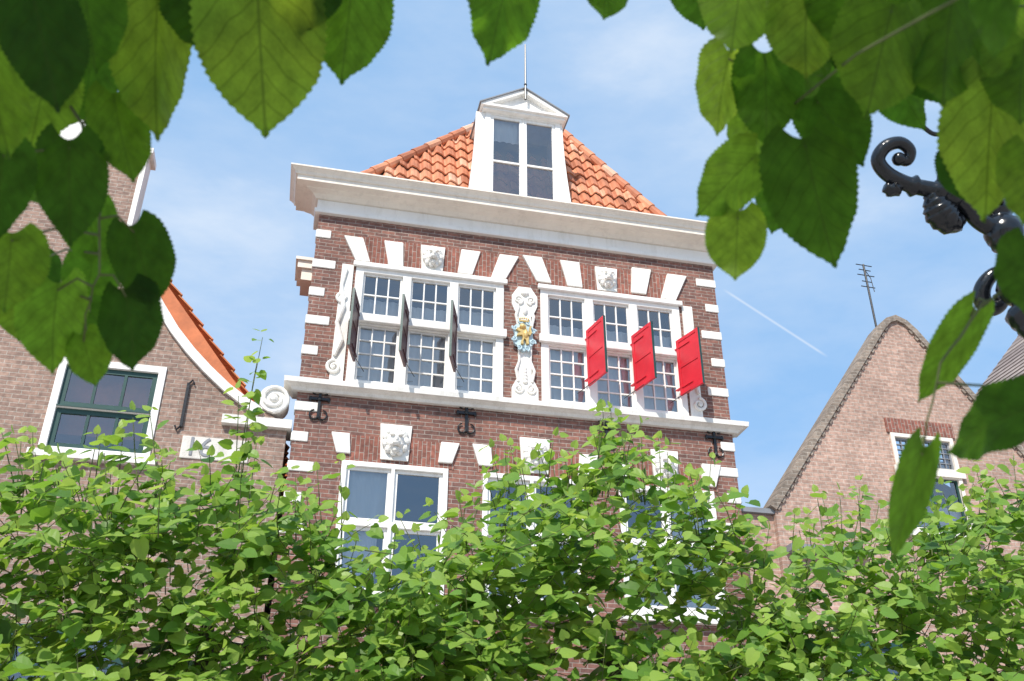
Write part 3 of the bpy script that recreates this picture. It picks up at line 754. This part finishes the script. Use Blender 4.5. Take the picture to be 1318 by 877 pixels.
m = MB(); m.box(a-.05, b+.05, YRH-.03, YRH+.02, d+.005, d+.26); m.build('brick_arch', MT['soldier'], right)
m = MB(); m.box(a-.08, b+.08, YRH-.1, YRH-.001, c-.09, c-.001); m.build('window_sill', MT['stone'], right)
a, b, c, d = rw2
window(right, a, b, c, d, [(a+.08, (a+b)/2-.03, c+.1, d-.08, 1, 2), ((a+b)/2+.03, b-.08, c+.1, d-.08, 1, 2)], y=YRH, fm='green', sm='green', curtains='none')
wz = onY(985,664,YRH+.4).z
m = MB(); m.box(XR+.02, Lp.x-.003, YRH+.1, YRH+.5, 0, wz-.1); m.build('side_wing', MT['brick_right'], right)
m = MB(); m.box(XR+.02, Lp.x-.004, YRH+.02, YRH+.55, wz-.098, wz-.02); m.build('gutter', MT['lead'], right)
cz_ = onY(1050,706,YRH-.2)
m = MB(); m.box(Lp.x+.05, Lp.x+1.4, YRH-.22, YRH-.002, cz_.z-.05, cz_.z+.05); m.build('drip_moulding', MT['lead'], right)
# aerial
p0, p1 = onY(1126,412,.6), onY(1121,342,.6)
m = MB(); m.tube([(p0.x,.6,A.z-1.2),(p0.x,.6,p1.z)], .02, 6); m.box(p0.x-.03, p0.x+.03, .4, .62, A.z-.9, A.z-.85)
ae = m.build('aerial', MT['iron'], right)
m = MB()
for dz_, l_ in ((0.03,.34),(.14,.26),(.26,.36),(.40,.22),(.52,.30)):
    m.tube([(p0.x-l_*.5,.58,p1.z-dz_),(p0.x+l_*.55,.62,p1.z-dz_+.02)], .010, 5)
m.tube([(p0.x,.6,p1.z-.1),(p0.x+.1,.6,p1.z-.3),(p0.x+.12,.6,p1.z-.6)], .008, 5)
m.build('aerial_rods', MT['iron'], ae)

# ------------------------------------------------------------------ TOWER far right
yc = 12.0
tp = onY(1334,400,yc); tb = onY(1290,500,yc); hwt = tp.x-tb.x
tow = thing('tower', 'grey slate spire rising behind the pink gabled house at the right edge', 'tower', (tp.x, yc, 0))
m = MB(); nrow = 16
for i in range(nrow):
    f0 = i/nrow; f1 = (i+1)/nrow
    h0 = hwt*(1-f0)*1.02; h1 = hwt*(1-f1)
    z0 = tb.z+(tp.z-tb.z)*f0; z1 = tb.z+(tp.z-tb.z)*f1
    vs = [(tp.x-h0,yc-h0,z0),(tp.x+h0,yc-h0,z0),(tp.x+h0,yc+h0,z0),(tp.x-h0,yc+h0,z0),(tp.x-h1,yc-h1,z1),(tp.x+h1,yc-h1,z1),(tp.x+h1,yc+h1,z1),(tp.x-h1,yc+h1,z1)]
    m.add(vs, [(0,1,5,4),(1,2,6,5),(2,3,7,6),(3,0,4,7),(0,3,2,1)], rnd.random())
m.build('spire', MT['tile_brown'], tow, clean=False)
m = MB(); m.box(tp.x-hwt*.9, tp.x+hwt*.9, yc-hwt*.9, yc+hwt*.9, 0, tb.z); m.build('wall', MT['brick_left'], tow)

# ------------------------------------------------------------------ LINDEN TREES (pleached row)
YT = -7.3
TOP = [(-150,628),(0,628),(60,638),(120,645),(200,634),(270,628),(340,648),(400,675),(440,705),(480,755),(530,758),(580,695),(640,660),(700,636),(770,608),(850,620),(900,668),(950,710),(1000,738),(1060,690),(1130,690),(1200,702),(1260,670),(1318,632),(1450,630)]
def topv(u):
    for (u0, v0), (u1, v1) in zip(TOP[:-1], TOP[1:]):
        if u0 <= u <= u1: return v0+(v1-v0)*(u-u0)/(u1-u0)
    return 650
LT_v = [(0,0),(0,.35),(0,.7),(0,1.0),(.28,-.10),(.48,.16),(.44,.5),(.23,.8),(-.28,-.10),(-.48,.16),(-.44,.5),(-.23,.8)]
LT_f = [(0,4,5,1),(1,5,6,2),(2,6,7,3),(1,9,8,0),(2,10,9,1),(3,11,10,2)]
def add_leaf(mb, p, d, nrm, L, t, r):
    d = d.normalized(); s_ = d.cross(nrm)
    if s_.length < 1e-4: return
    s_.normalize(); n_ = s_.cross(d); fold = r.uniform(.05, .3); dr = r.uniform(.05, .35); wd = r.uniform(.85, 1.1)
    vs = [p+s_*(x*L*wd)+d*(y*L)+n_*((fold*abs(x)-dr*y*y*.6)*L) for x, y in LT_v]
    mb.add(vs, LT_f, t)
def shoot(lf, st, p, d, L, r, ls=.116, curve=.5, step=.052, thick=.0035, jit=.08):
    n = max(3, int(L/step)); pts = [p.copy()]; dd = d.normalized(); q_ = p.copy()
    az = r.random()*6.28
    for i in range(n):
        dd = (dd+Vector((r.gauss(0,jit), r.gauss(0,jit), curve*.10))).normalized()
        q_ = q_+dd*(L/n); pts.append(q_.copy())
        az += 2.4+r.gauss(0,.4)
        out = Vector((cos(az), sin(az), 0))
        out = (out-dd*out.dot(dd)*.6).normalized()
        f = i/n; size = ls*r.uniform(.55, 1.18)*(1-.5*f**2)
        ld = (out*1.0+Vector((-.1,-.3,r.uniform(-.9,.2)))+dd*.2).normalized()
        nn = Vector((r.gauss(0,.42)-.4, r.gauss(0,.42)-.6, .8))
        pet = q_+out*r.uniform(.015,.05)
        add_leaf(lf, pet, ld, nn, size, min(1, max(0, r.gauss(.45+.3*f, .25))), r)
    add_leaf(lf, q_, dd+Vector((r.gauss(0,.4), r.gauss(0,.4), 0)), Vector((r.gauss(0,.6),-1,.5)), ls*.5, .9, r)
    pp = pts[::2] if len(pts) > 4 else pts
    st.tube(pp, [thick*(1-.6*i/len(pp)) for i in range(len(pp))], 4, caps=False)
def linden(label, u0, u1, ut, nsh, talls, seed):
    r = random.Random(seed); x0 = X(u0, 800, YT); x1 = X(u1, 800, YT); xt = X(ut, 850, YT)
    root = thing('linden_tree', label, 'tree', (xt, YT, 0), 'trimmed lindens in a row before the houses')
    tr = MB(); pts = [(xt+r.gauss(0,.015), YT+r.gauss(0,.015), z) for z in (0,.15,.6,1.1,1.6,2.1,2.5,2.9)]
    tr.tube(pts, [.14,.10,.085,.08,.075,.075,.06,.035], 12); tr.build('trunk', MT['bark'], root, True)
    for z in (2.05, 2.4, 2.75):
        for e in (x0+.15, x1-.15):
            br = MB(); n = 8; br.tube([(xt+(e-xt)*i/n, YT+.20*min(1,i)+r.gauss(0,.03), z+r.gauss(0,.03)+.05*sin(i)) for i in range(n+1)], [.026-.0024*i for i in range(n+1)], 7)
            br.build('limb', MT['bark'], root, True)
    lf = MB(); br = MB(); made = 0
    while made < nsh:
        u = r.uniform(u0, u1); vt = topv(u)
        zt = onY(u, vt, YT).z; x = X(u, 760, YT)
        zb = 1.65
        z = zb+(zt-.16-zb)*(r.random()**.9)
        clump = sin(x*4.3+seed)*sin(z*6.1+x*1.7+seed*2)+.5*sin(x*9.1+z*3.0)
        if clump < -.35 and r.random() < .58: continue
        made += 1
        y = YT+r.gauss(0, .25)-.10
        d = Vector((r.gauss(0,.6), r.gauss(-.25,.5)+(y-YT)*.8, r.uniform(-.2,.9)))
        shoot(lf, br, Vector((x, y, z)), d, r.uniform(.22,.48), r, curve=r.uniform(-.4,.5))
    for (ub, vb, ue, ve) in talls:
        y = YT+r.uniform(-.25,.25); p = onY(ub, vb, y); e = onY(ue, ve, y+r.uniform(-.08,.08))
        shoot(lf, br, p, e-p, (e-p).length, r, curve=.0, ls=.112, step=.052, jit=.018, thick=.0045)
    br.build('twigs', MT['twig'], root, True, False); lf.build('crown', MT['leaf'], root, False, False)
    return root
def randt(us, r, n, avoid=None):
    o = []
    for i in range(n):
        u = r.uniform(*us); v = topv(u)
        if avoid and avoid[0] < u < avoid[1]: continue
        o.append((u, v+30, u+r.gauss(0,16), v-r.uniform(20,90)))
    return o
rt = random.Random(99)
linden('left linden of the trimmed row, below the white scroll, with a tall shoot', -120, 500, 265, 790,
    [(298,660,338,422),(306,650,325,465),(302,640,312,500),(320,650,334,552),(180,650,168,525),(150,650,160,550),(206,650,192,528),(20,640,5,555),(60,650,40,572),(110,660,95,582),(440,720,432,592),(400,690,395,640),(80,650,70,592),(120,640,130,568)]+randt((-60,430), rt, 34, (222,375)), 1)
linden('middle linden of the trimmed row, in front of the tall brown house', 490, 1010, 790, 780,
    [(770,640,768,528),(775,640,780,550),(700,660,716,560),(850,650,852,563),(735,650,738,585),(800,640,812,550),(900,690,890,606),(640,690,650,626),(590,720,600,636),(560,760,515,665),(945,730,950,635),(680,660,668,594),(830,650,830,590)]+randt((560,960), rt, 34), 2)
linden('right linden of the trimmed row, in front of the pink gabled house', 1000, 1460, 1300, 670,
    [(1060,700,1055,632),(1110,705,1105,638),(1260,685,1262,610),(1310,650,1305,590),(1200,715,1195,652),(1020,740,1015,662),(1150,710,1160,652)]+randt((1020,1400), rt, 28), 3)

# ------------------------------------------------------------------ OVERHANGING TREE with big leaves
HW = [(0,.22),(.05,.35),(.12,.44),(.22,.49),(.35,.51),(.5,.49),(.65,.415),(.78,.29),(.87,.17),(.93,.07),(.97,.025),(1,0)]
def hwf(t):
    for (a, b), (c, d) in zip(HW[:-1], HW[1:]):
        if a <= t <= c: return b+(d-b)*(t-a)/(c-a)
    return 0
def bigleaf_mesh(seed, fold, droop):
    r = random.Random(seed); vs = []; fs = []; n = 46; qs = [-1,-.75,-.5,-.25,0,.25,.5,.75,1]; ph = r.random()*6; asy = r.uniform(-.04,.04)
    for i in range(n+1):
        t = i/n; h = hwf(t)
        for q_ in qs:
            x = q_*h*(1+asy*(1 if q_ > 0 else -1))+.03*sin(pi*t)*asy*20*t; y = t-.15*q_*q_*(1-t)**3
            if abs(q_) == 1 and 0 < i < n:
                k_ = .022*(1 if i % 2 else -.4)*(1-.4*t); x += k_*(1 if q_ > 0 else -1)
            z = fold*abs(x)-droop*t*t+.028*sin(9*y+ph)*abs(q_)+.02*sin(14*(y-abs(x)*.8))*abs(q_)
            vs.append((x, y, z))
    m_ = len(qs)
    for i in range(n):
        for k_ in range(m_-1): fs.append((i*m_+k_, i*m_+k_+1, (i+1)*m_+k_+1, (i+1)*m_+k_))
    me = bpy.data.meshes.new('leaf'); me.from_pydata(vs, [], fs); me.polygons.foreach_set('use_smooth', [True]*len(fs))
    me.materials.append(MT['bigleaf']); me.update(); return me
LM = [bigleaf_mesh(i, f, d) for i, (f, d) in enumerate([(.12,.12),(.2,.18),(.05,.1),(.28,.2),(.15,.25),(.1,.3),(.22,.08)])]
tb_ = Vector((CAM.x+.5, CAM.y-1.7, 0))
over = thing('linden_tree', 'near linden whose large leaves hang into the top of the view', 'tree', tb_)
LEAVES = [ # base, tip, width px, depth, twig index
 (330,-45,340,178,160,1.15,1),(205,-30,188,188,100,1.2,1),(455,-40,440,112,98,1.25,1),(40,-20,75,150,100,1.0,0),(-30,40,10,210,95,1.05,0),(105,-30,128,95,92,1.12,0),
 (146,120,165,243,72,1.2,0),(88,180,92,315,84,1.15,0),(170,290,204,402,74,1.25,0),(75,365,58,472,92,1.2,0),(160,372,185,478,84,1.22,0),(15,300,8,405,84,1.15,0),(5,190,-8,300,84,1.1,0),
 (105,430,125,497,55,1.25,0),(255,-40,265,88,98,1.22,1),(110,260,128,345,70,1.25,0),(60,90,42,185,88,1.18,0),(395,-60,385,50,90,1.2,1),
 (15,80,30,170,85,1.35,0),(120,60,104,150,78,1.38,0),(30,370,25,440,70,1.35,0),(120,330,108,405,66,1.42,0),(70,-40,60,70,100,1.4,0),(175,30,205,105,70,1.42,1),(0,-20,-10,110,110,1.3,0),(110,395,150,440,66,1.4,0),(290,-60,300,50,95,1.4,1),(40,200,66,268,62,1.46,0),(185,-40,160,60,84,1.4,1),(95,100,80,165,60,1.44,0),(45,330,40,400,62,1.45,0),(35,120,20,230,80,1.42,0),(125,-20,140,70,80,1.42,0),
 (662,-60,622,84,106,1.25,2),(785,-45,770,28,66,1.3,2),
 (960,-50,935,75,100,1.22,3),(985,68,988,182,84,1.25,3),(940,66,912,176,72,1.27,3),(1035,178,1066,336,112,1.2,3),(975,198,892,278,78,1.25,3),(950,272,946,364,72,1.25,3),(1048,124,1112,214,82,1.27,3),
 (1040,-15,1030,108,92,1.2,3),(1150,5,1110,155,120,1.1,3),(1230,-25,1200,150,112,1.12,3),(1280,100,1262,285,112,1.1,4),(1325,190,1312,290,90,1.1,4),(1290,-50,1268,72,60,.75,3),
 (1255,398,1180,516,52,1.15,4),(1335,522,1202,562,105,1.05,4),(1190,575,1148,715,46,1.1,4),(1328,310,1306,405,72,1.1,4),(1320,50,1302,165,100,1.1,4),(1100,-45,1072,62,96,1.17,3),(1190,-60,1165,60,100,1.2,3),(1260,20,1240,130,98,1.15,3),
 (1010,224,992,300,58,1.4,3),(1015,66,1058,130,70,1.42,3),(900,-50,905,40,80,1.4,3),(1000,-50,985,40,82,1.42,3),(1180,40,1212,135,84,1.4,3),(1250,60,1290,160,90,1.35,4),(1100,30,1125,110,80,1.4,3),(1240,190,1252,262,70,1.35,4),(1075,60,1095,140,70,1.45,3),(965,150,955,215,56,1.45,3),(1140,-30,1135,50,76,1.45,3),(1215,-50,1240,60,90,1.4,3),(1290,0,1280,110,96,1.4,4),(1060,-50,1050,30,80,1.45,3),(1150,90,1180,165,66,1.42,3),(1300,110,1290,200,84,1.4,4)]
TW = [([(-120,-140),(-10,-20),(60,70),(105,160),(135,260),(125,350),(110,425)],1.22),
      ([(150,-160),(210,-60),(330,-62),(450,-70),(520,-110)],1.25),
      ([(600,-140),(670,-80),(780,-70),(860,-120)],1.28),
      ([(1420,-140),(1260,-95),(1140,-60),(1050,20),(1005,130),(978,215),(952,275)],1.34),
      ([(1450,30),(1345,130),(1335,290),(1300,370),(1262,392),(1210,470),(1190,570)],1.12)]
tw = MB(); TP = []
for pts, dep in TW:
    P3 = [atD(u, v, dep) for u, v in pts]
    fine = []
    for i in range(len(P3)-1):
        for k in range(4): fine.append(P3[i].lerp(P3[i+1], k/4)+Vector((rnd.gauss(0,.002), rnd.gauss(0,.002), rnd.gauss(0,.002))))
    fine.append(P3[-1]); TP.append(fine)
    tw.tube(fine, [.0032-.0022*i/len(fine) for i in range(len(fine))], 7)
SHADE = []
for i, (ub, vb, ut, vt, wp, dep, ti) in enumerate(LEAVES):
    B = atD(ub, vb, dep); vd = ray((ub+ut)/2, (vb+vt)/2).normalized()
    T = atD(ut, vt, dep+rnd.uniform(-.02,.05))
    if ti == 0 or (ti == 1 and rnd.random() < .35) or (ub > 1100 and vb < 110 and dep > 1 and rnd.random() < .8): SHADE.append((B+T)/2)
    yv = (T-B); L = yv.length; yv.normalize()
    n_ = (-vd+Vector((rnd.gauss(0,.3)+.15, rnd.gauss(0,.28), -.8+rnd.gauss(0,.3)))).normalized()
    xv = yv.cross(n_).normalized(); zv = xv.cross(yv)
    xv, zv = -xv, -zv
    Wd_ = wp/FPX*dep*1.06
    o = bpy.data.objects.new('leaf', LM[(i*3+i//4) % len(LM)]); COL.objects.link(o); o.parent = over
    mt = Matrix((xv*Wd_, yv*L, zv*L)).transposed().to_4x4(); mt.translation = B-over.location
    o.matrix_local = mt
    best = min((p for p in TP[ti]), key=lambda p: (p-B).length)
    tw.tube([best, best.lerp(B, .5)+Vector((0,0,.01)), B+yv*.01], [.0018,.0015,.0013], 6)
hub = tb_+Vector((0,0,3.3))
tr = MB(); tr.tube([tb_, tb_+Vector((0,0,.2)), tb_+Vector((.02,.02,1.6)), hub], [.2,.15,.13,.11], 12); tr.build('trunk', MT['bark'], over, True)
for P3 in TP:
    a_ = P3[0]; mid_ = hub.lerp(a_, .5)+Vector((0,-.1,.75)); lm = MB()
    lm.tube([hub, hub.lerp(mid_, .5)+Vector((0,0,.15)), mid_, mid_.lerp(a_, .6)+Vector((0,0,.1)), a_], [.06,.045,.028,.012,.0045], 8)
    lm.build('limb', MT['bark'], over, True)
tw.build('twigs', MT['twig'], over, True, False)
sun_az, sun_el = math.radians(-148), math.radians(46)
S = Vector((sin(sun_az)*cos(sun_el), cos(sun_az)*cos(sun_el), sin(sun_el)))
cr = MB(); r5 = random.Random(55)  # unseen crown overhead, with extra leaves added for shading
def unseen_crown_leaf(c_):
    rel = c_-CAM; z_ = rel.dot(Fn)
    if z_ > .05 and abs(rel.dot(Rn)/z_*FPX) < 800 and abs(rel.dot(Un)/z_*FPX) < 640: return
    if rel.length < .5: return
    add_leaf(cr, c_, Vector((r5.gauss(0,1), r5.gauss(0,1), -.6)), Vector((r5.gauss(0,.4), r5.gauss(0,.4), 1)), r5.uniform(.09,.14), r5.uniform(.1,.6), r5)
for i in range(170): unseen_crown_leaf(CAM+Vector((r5.uniform(-2.2,2.2), r5.uniform(-2.2,.35), r5.uniform(1.75,3.0))))
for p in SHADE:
    for j in range(13): unseen_crown_leaf(p+S*r5.uniform(.5,1.8)+Vector((r5.gauss(0,.08), r5.gauss(0,.08), r5.gauss(0,.06))))  # leaves added out of view, sunward, to shade the hanging ones
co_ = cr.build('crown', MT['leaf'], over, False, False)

# ------------------------------------------------------------------ LAMP POST
DL = 3.0
k = DL/FPX
pb = atD(1292,300,DL)
lamp = thing('street_lamp', 'ornate glossy black lamp post with a scrolled bracket, at the upper right behind the leaves', 'street lamp', (pb.x, pb.y, 0))
zz = lambda v: onY(1292+(v-300)*.29, v, pb.y).z
m = MB()
prof = [(.13,0),(.13,.25),(.10,.3),(.085,.8),(.075,.82),(.06,.9),(.05,1.6)]
for v, r_ in ((470,12),(440,14),(430,18),(425,24),(420,24),(416,30),(411,32),(405,36),(398,30),(392,20),(387,20),(384,28),(376,34),(368,38),(358,32),(350,20),(345,16),(338,16),(336,20),(332,20),(330,14),(320,16),(316,26),(312,26),(308,30),(300,33),(290,30),(284,18),(280,18),(277,24),(272,24),(268,14),(262,20),(254,18),(244,8),(230,3)):
    prof.append((r_*k*.74, zz(v)))
m.lathe((pb.x, pb.y, 0), prof, 20); m.build('post', MT['gloss_black'], lamp, True)
def pth(pts): return [atD(u, v, DL) for i, (u, v) in enumerate(pts)]
def smooth_path(P, n=6):
    out = []
    for i in range(len(P)-1):
        p0 = P[max(0,i-1)]; p1 = P[i]; p2 = P[i+1]; p3 = P[min(len(P)-1,i+2)]
        for j in range(n):
            t = j/n
            out.append(.5*((2*p1)+(p2-p0)*t+(2*p0-5*p1+4*p2-p3)*t*t+(-p0+3*p1-3*p2+p3)*t**3))
    return out+[P[-1]]
arm = smooth_path(pth([(1292,300),(1262,285),(1235,258),(1205,246),(1170,238),(1142,224),(1130,206),(1140,189),(1158,184),(1171,194),(1168,207),(1157,205)]))
m = MB(); na = len(arm)
m.tube(arm, [(12.5-6*i/na+(4.5 if i in (17,18,23) else 0))*k for i in range(na)], 12); e = arm[-1]; m.sph(e, 9*k, 9*k, 9*k)
m.sph(arm[14], 16*k, 16*k, 16*k)
br_ = m.build('scroll_bracket', MT['gloss_black'], lamp, True)
for base in ([(1196,246),(1204,262),(1212,276),(1226,286),(1240,280)], [(1222,252),(1214,240),(1218,228),(1230,226)], [(1160,236),(1150,244),(1138,240)]):
    lf_ = smooth_path(pth(base)); m = MB(); nl = len(lf_); w_ = 16 if len(base) == 5 else 6
    vs_ = [(3+w_*sin(pi*min(1,i/nl*1.05))**.8+1.2*(i % 3))*k for i in range(nl)]
    m.tube(lf_, vs_, 12); m.build('acanthus_leaf', MT['gloss_black'], br_, True)
lf_ = smooth_path(pth([(1300,350),(1280,352),(1266,368),(1264,386),(1276,397),(1289,390),(1284,378)]))
m = MB(); nl = len(lf_); m.tube(lf_, [(6+5*sin(pi*i/nl))*k for i in range(nl)], 12); m.build('lower_scroll', MT['gloss_black'], lamp, True)
lf_ = smooth_path(pth([(1185,160),(1200,172),(1222,176),(1260,200),(1290,262)]))
m = MB(); m.tube(lf_, 3*k, 8); m.build('tie_rod', MT['iron'], lamp, True)

# ------------------------------------------------------------------ LIGHT
sd = bpy.data.lights.new('sun', 'SUN'); sd.energy = 5.0; sd.angle = math.radians(.5); sd.color = (1,.94,.85)
so = bpy.data.objects.new('sun', sd); COL.objects.link(so); so.rotation_euler = S.to_track_quat('Z', 'Y').to_euler(); so.location = (0,-20,30)
wd = bpy.data.worlds.new('World'); scene.world = wd; wd.use_nodes = True; n = wd.node_tree.nodes; l = wd.node_tree.links; n.clear()
out = n.new('ShaderNodeOutputWorld'); bg = n.new('ShaderNodeBackground'); bg.inputs[1].default_value = .15
sk = n.new('ShaderNodeTexSky'); sk.sky_type = 'NISHITA'; sk.sun_disc = False; sk.sun_elevation = sun_el; sk.sun_rotation = sun_az; sk.air_density = 1.0; sk.dust_density = .6; sk.ozone_density = 1.5
tc = n.new('ShaderNodeTexCoord'); mp = n.new('ShaderNodeMapping'); mp.inputs['Scale'].default_value = (1.1,1.5,3.0); mp.inputs['Rotation'].default_value = (.3,.6,.2); mp.inputs['Location'].default_value = (.35,.1,.6)
def dotv(v):
    x = n.new('ShaderNodeVectorMath'); x.operation = 'DOT_PRODUCT'; l.new(tc.outputs['Generated'], x.inputs[0]); x.inputs[1].default_value = v; return x.outputs['Value']
l.new(tc.outputs['Generated'], mp.inputs[0])
nz = noise(n, l, mp.outputs[0], 1.8, 6, .55)
nz2 = noise(n, l, mp.outputs[0], 5.0, 6, .62)
cl = mth(n, l, 'ADD', mth(n, l, 'MULTIPLY', nz, .76), mth(n, l, 'MULTIPLY', nz2, .24))
bank = mth(n, l, 'MULTIPLY', mth(n, l, 'SUBTRACT', dotv(ray(250,330).normalized()), .92), 1.1, True)
cl = mth(n, l, 'ADD', cl, bank)
haze = mixc(n, l, .70, sk.outputs[0], (2.5,4.5,7.3))
cf = ramp(n, l, cl, [(.40, 0), (.56, .26), (.72, .72)])
c = mixc(n, l, cf, haze, (6.1,6.5,7.0))
d1, d2 = ray(930,372).normalized(), ray(1066,460).normalized(); nn = d1.cross(d2).normalized(); md = (d1+d2).normalized()
dist = mth(n, l, 'ABSOLUTE', dotv(nn)); core = mth(n, l, 'SUBTRACT', 1, mth(n, l, 'DIVIDE', dist, .0018), True)
along = mth(n, l, 'MULTIPLY', mth(n, l, 'SUBTRACT', dotv(md), cos(d1.angle(d2)/2)), 1500, True)
c = mixc(n, l, mth(n, l, 'MULTIPLY', mth(n, l, 'MULTIPLY', core, along), .45), c, (6.3,6.6,7.0))
l.new(c, bg.inputs[0]); l.new(bg.outputs[0], out.inputs[0])
scene.view_settings.view_transform = 'Standard'; scene.view_settings.look = 'None'; scene.view_settings.exposure = 0
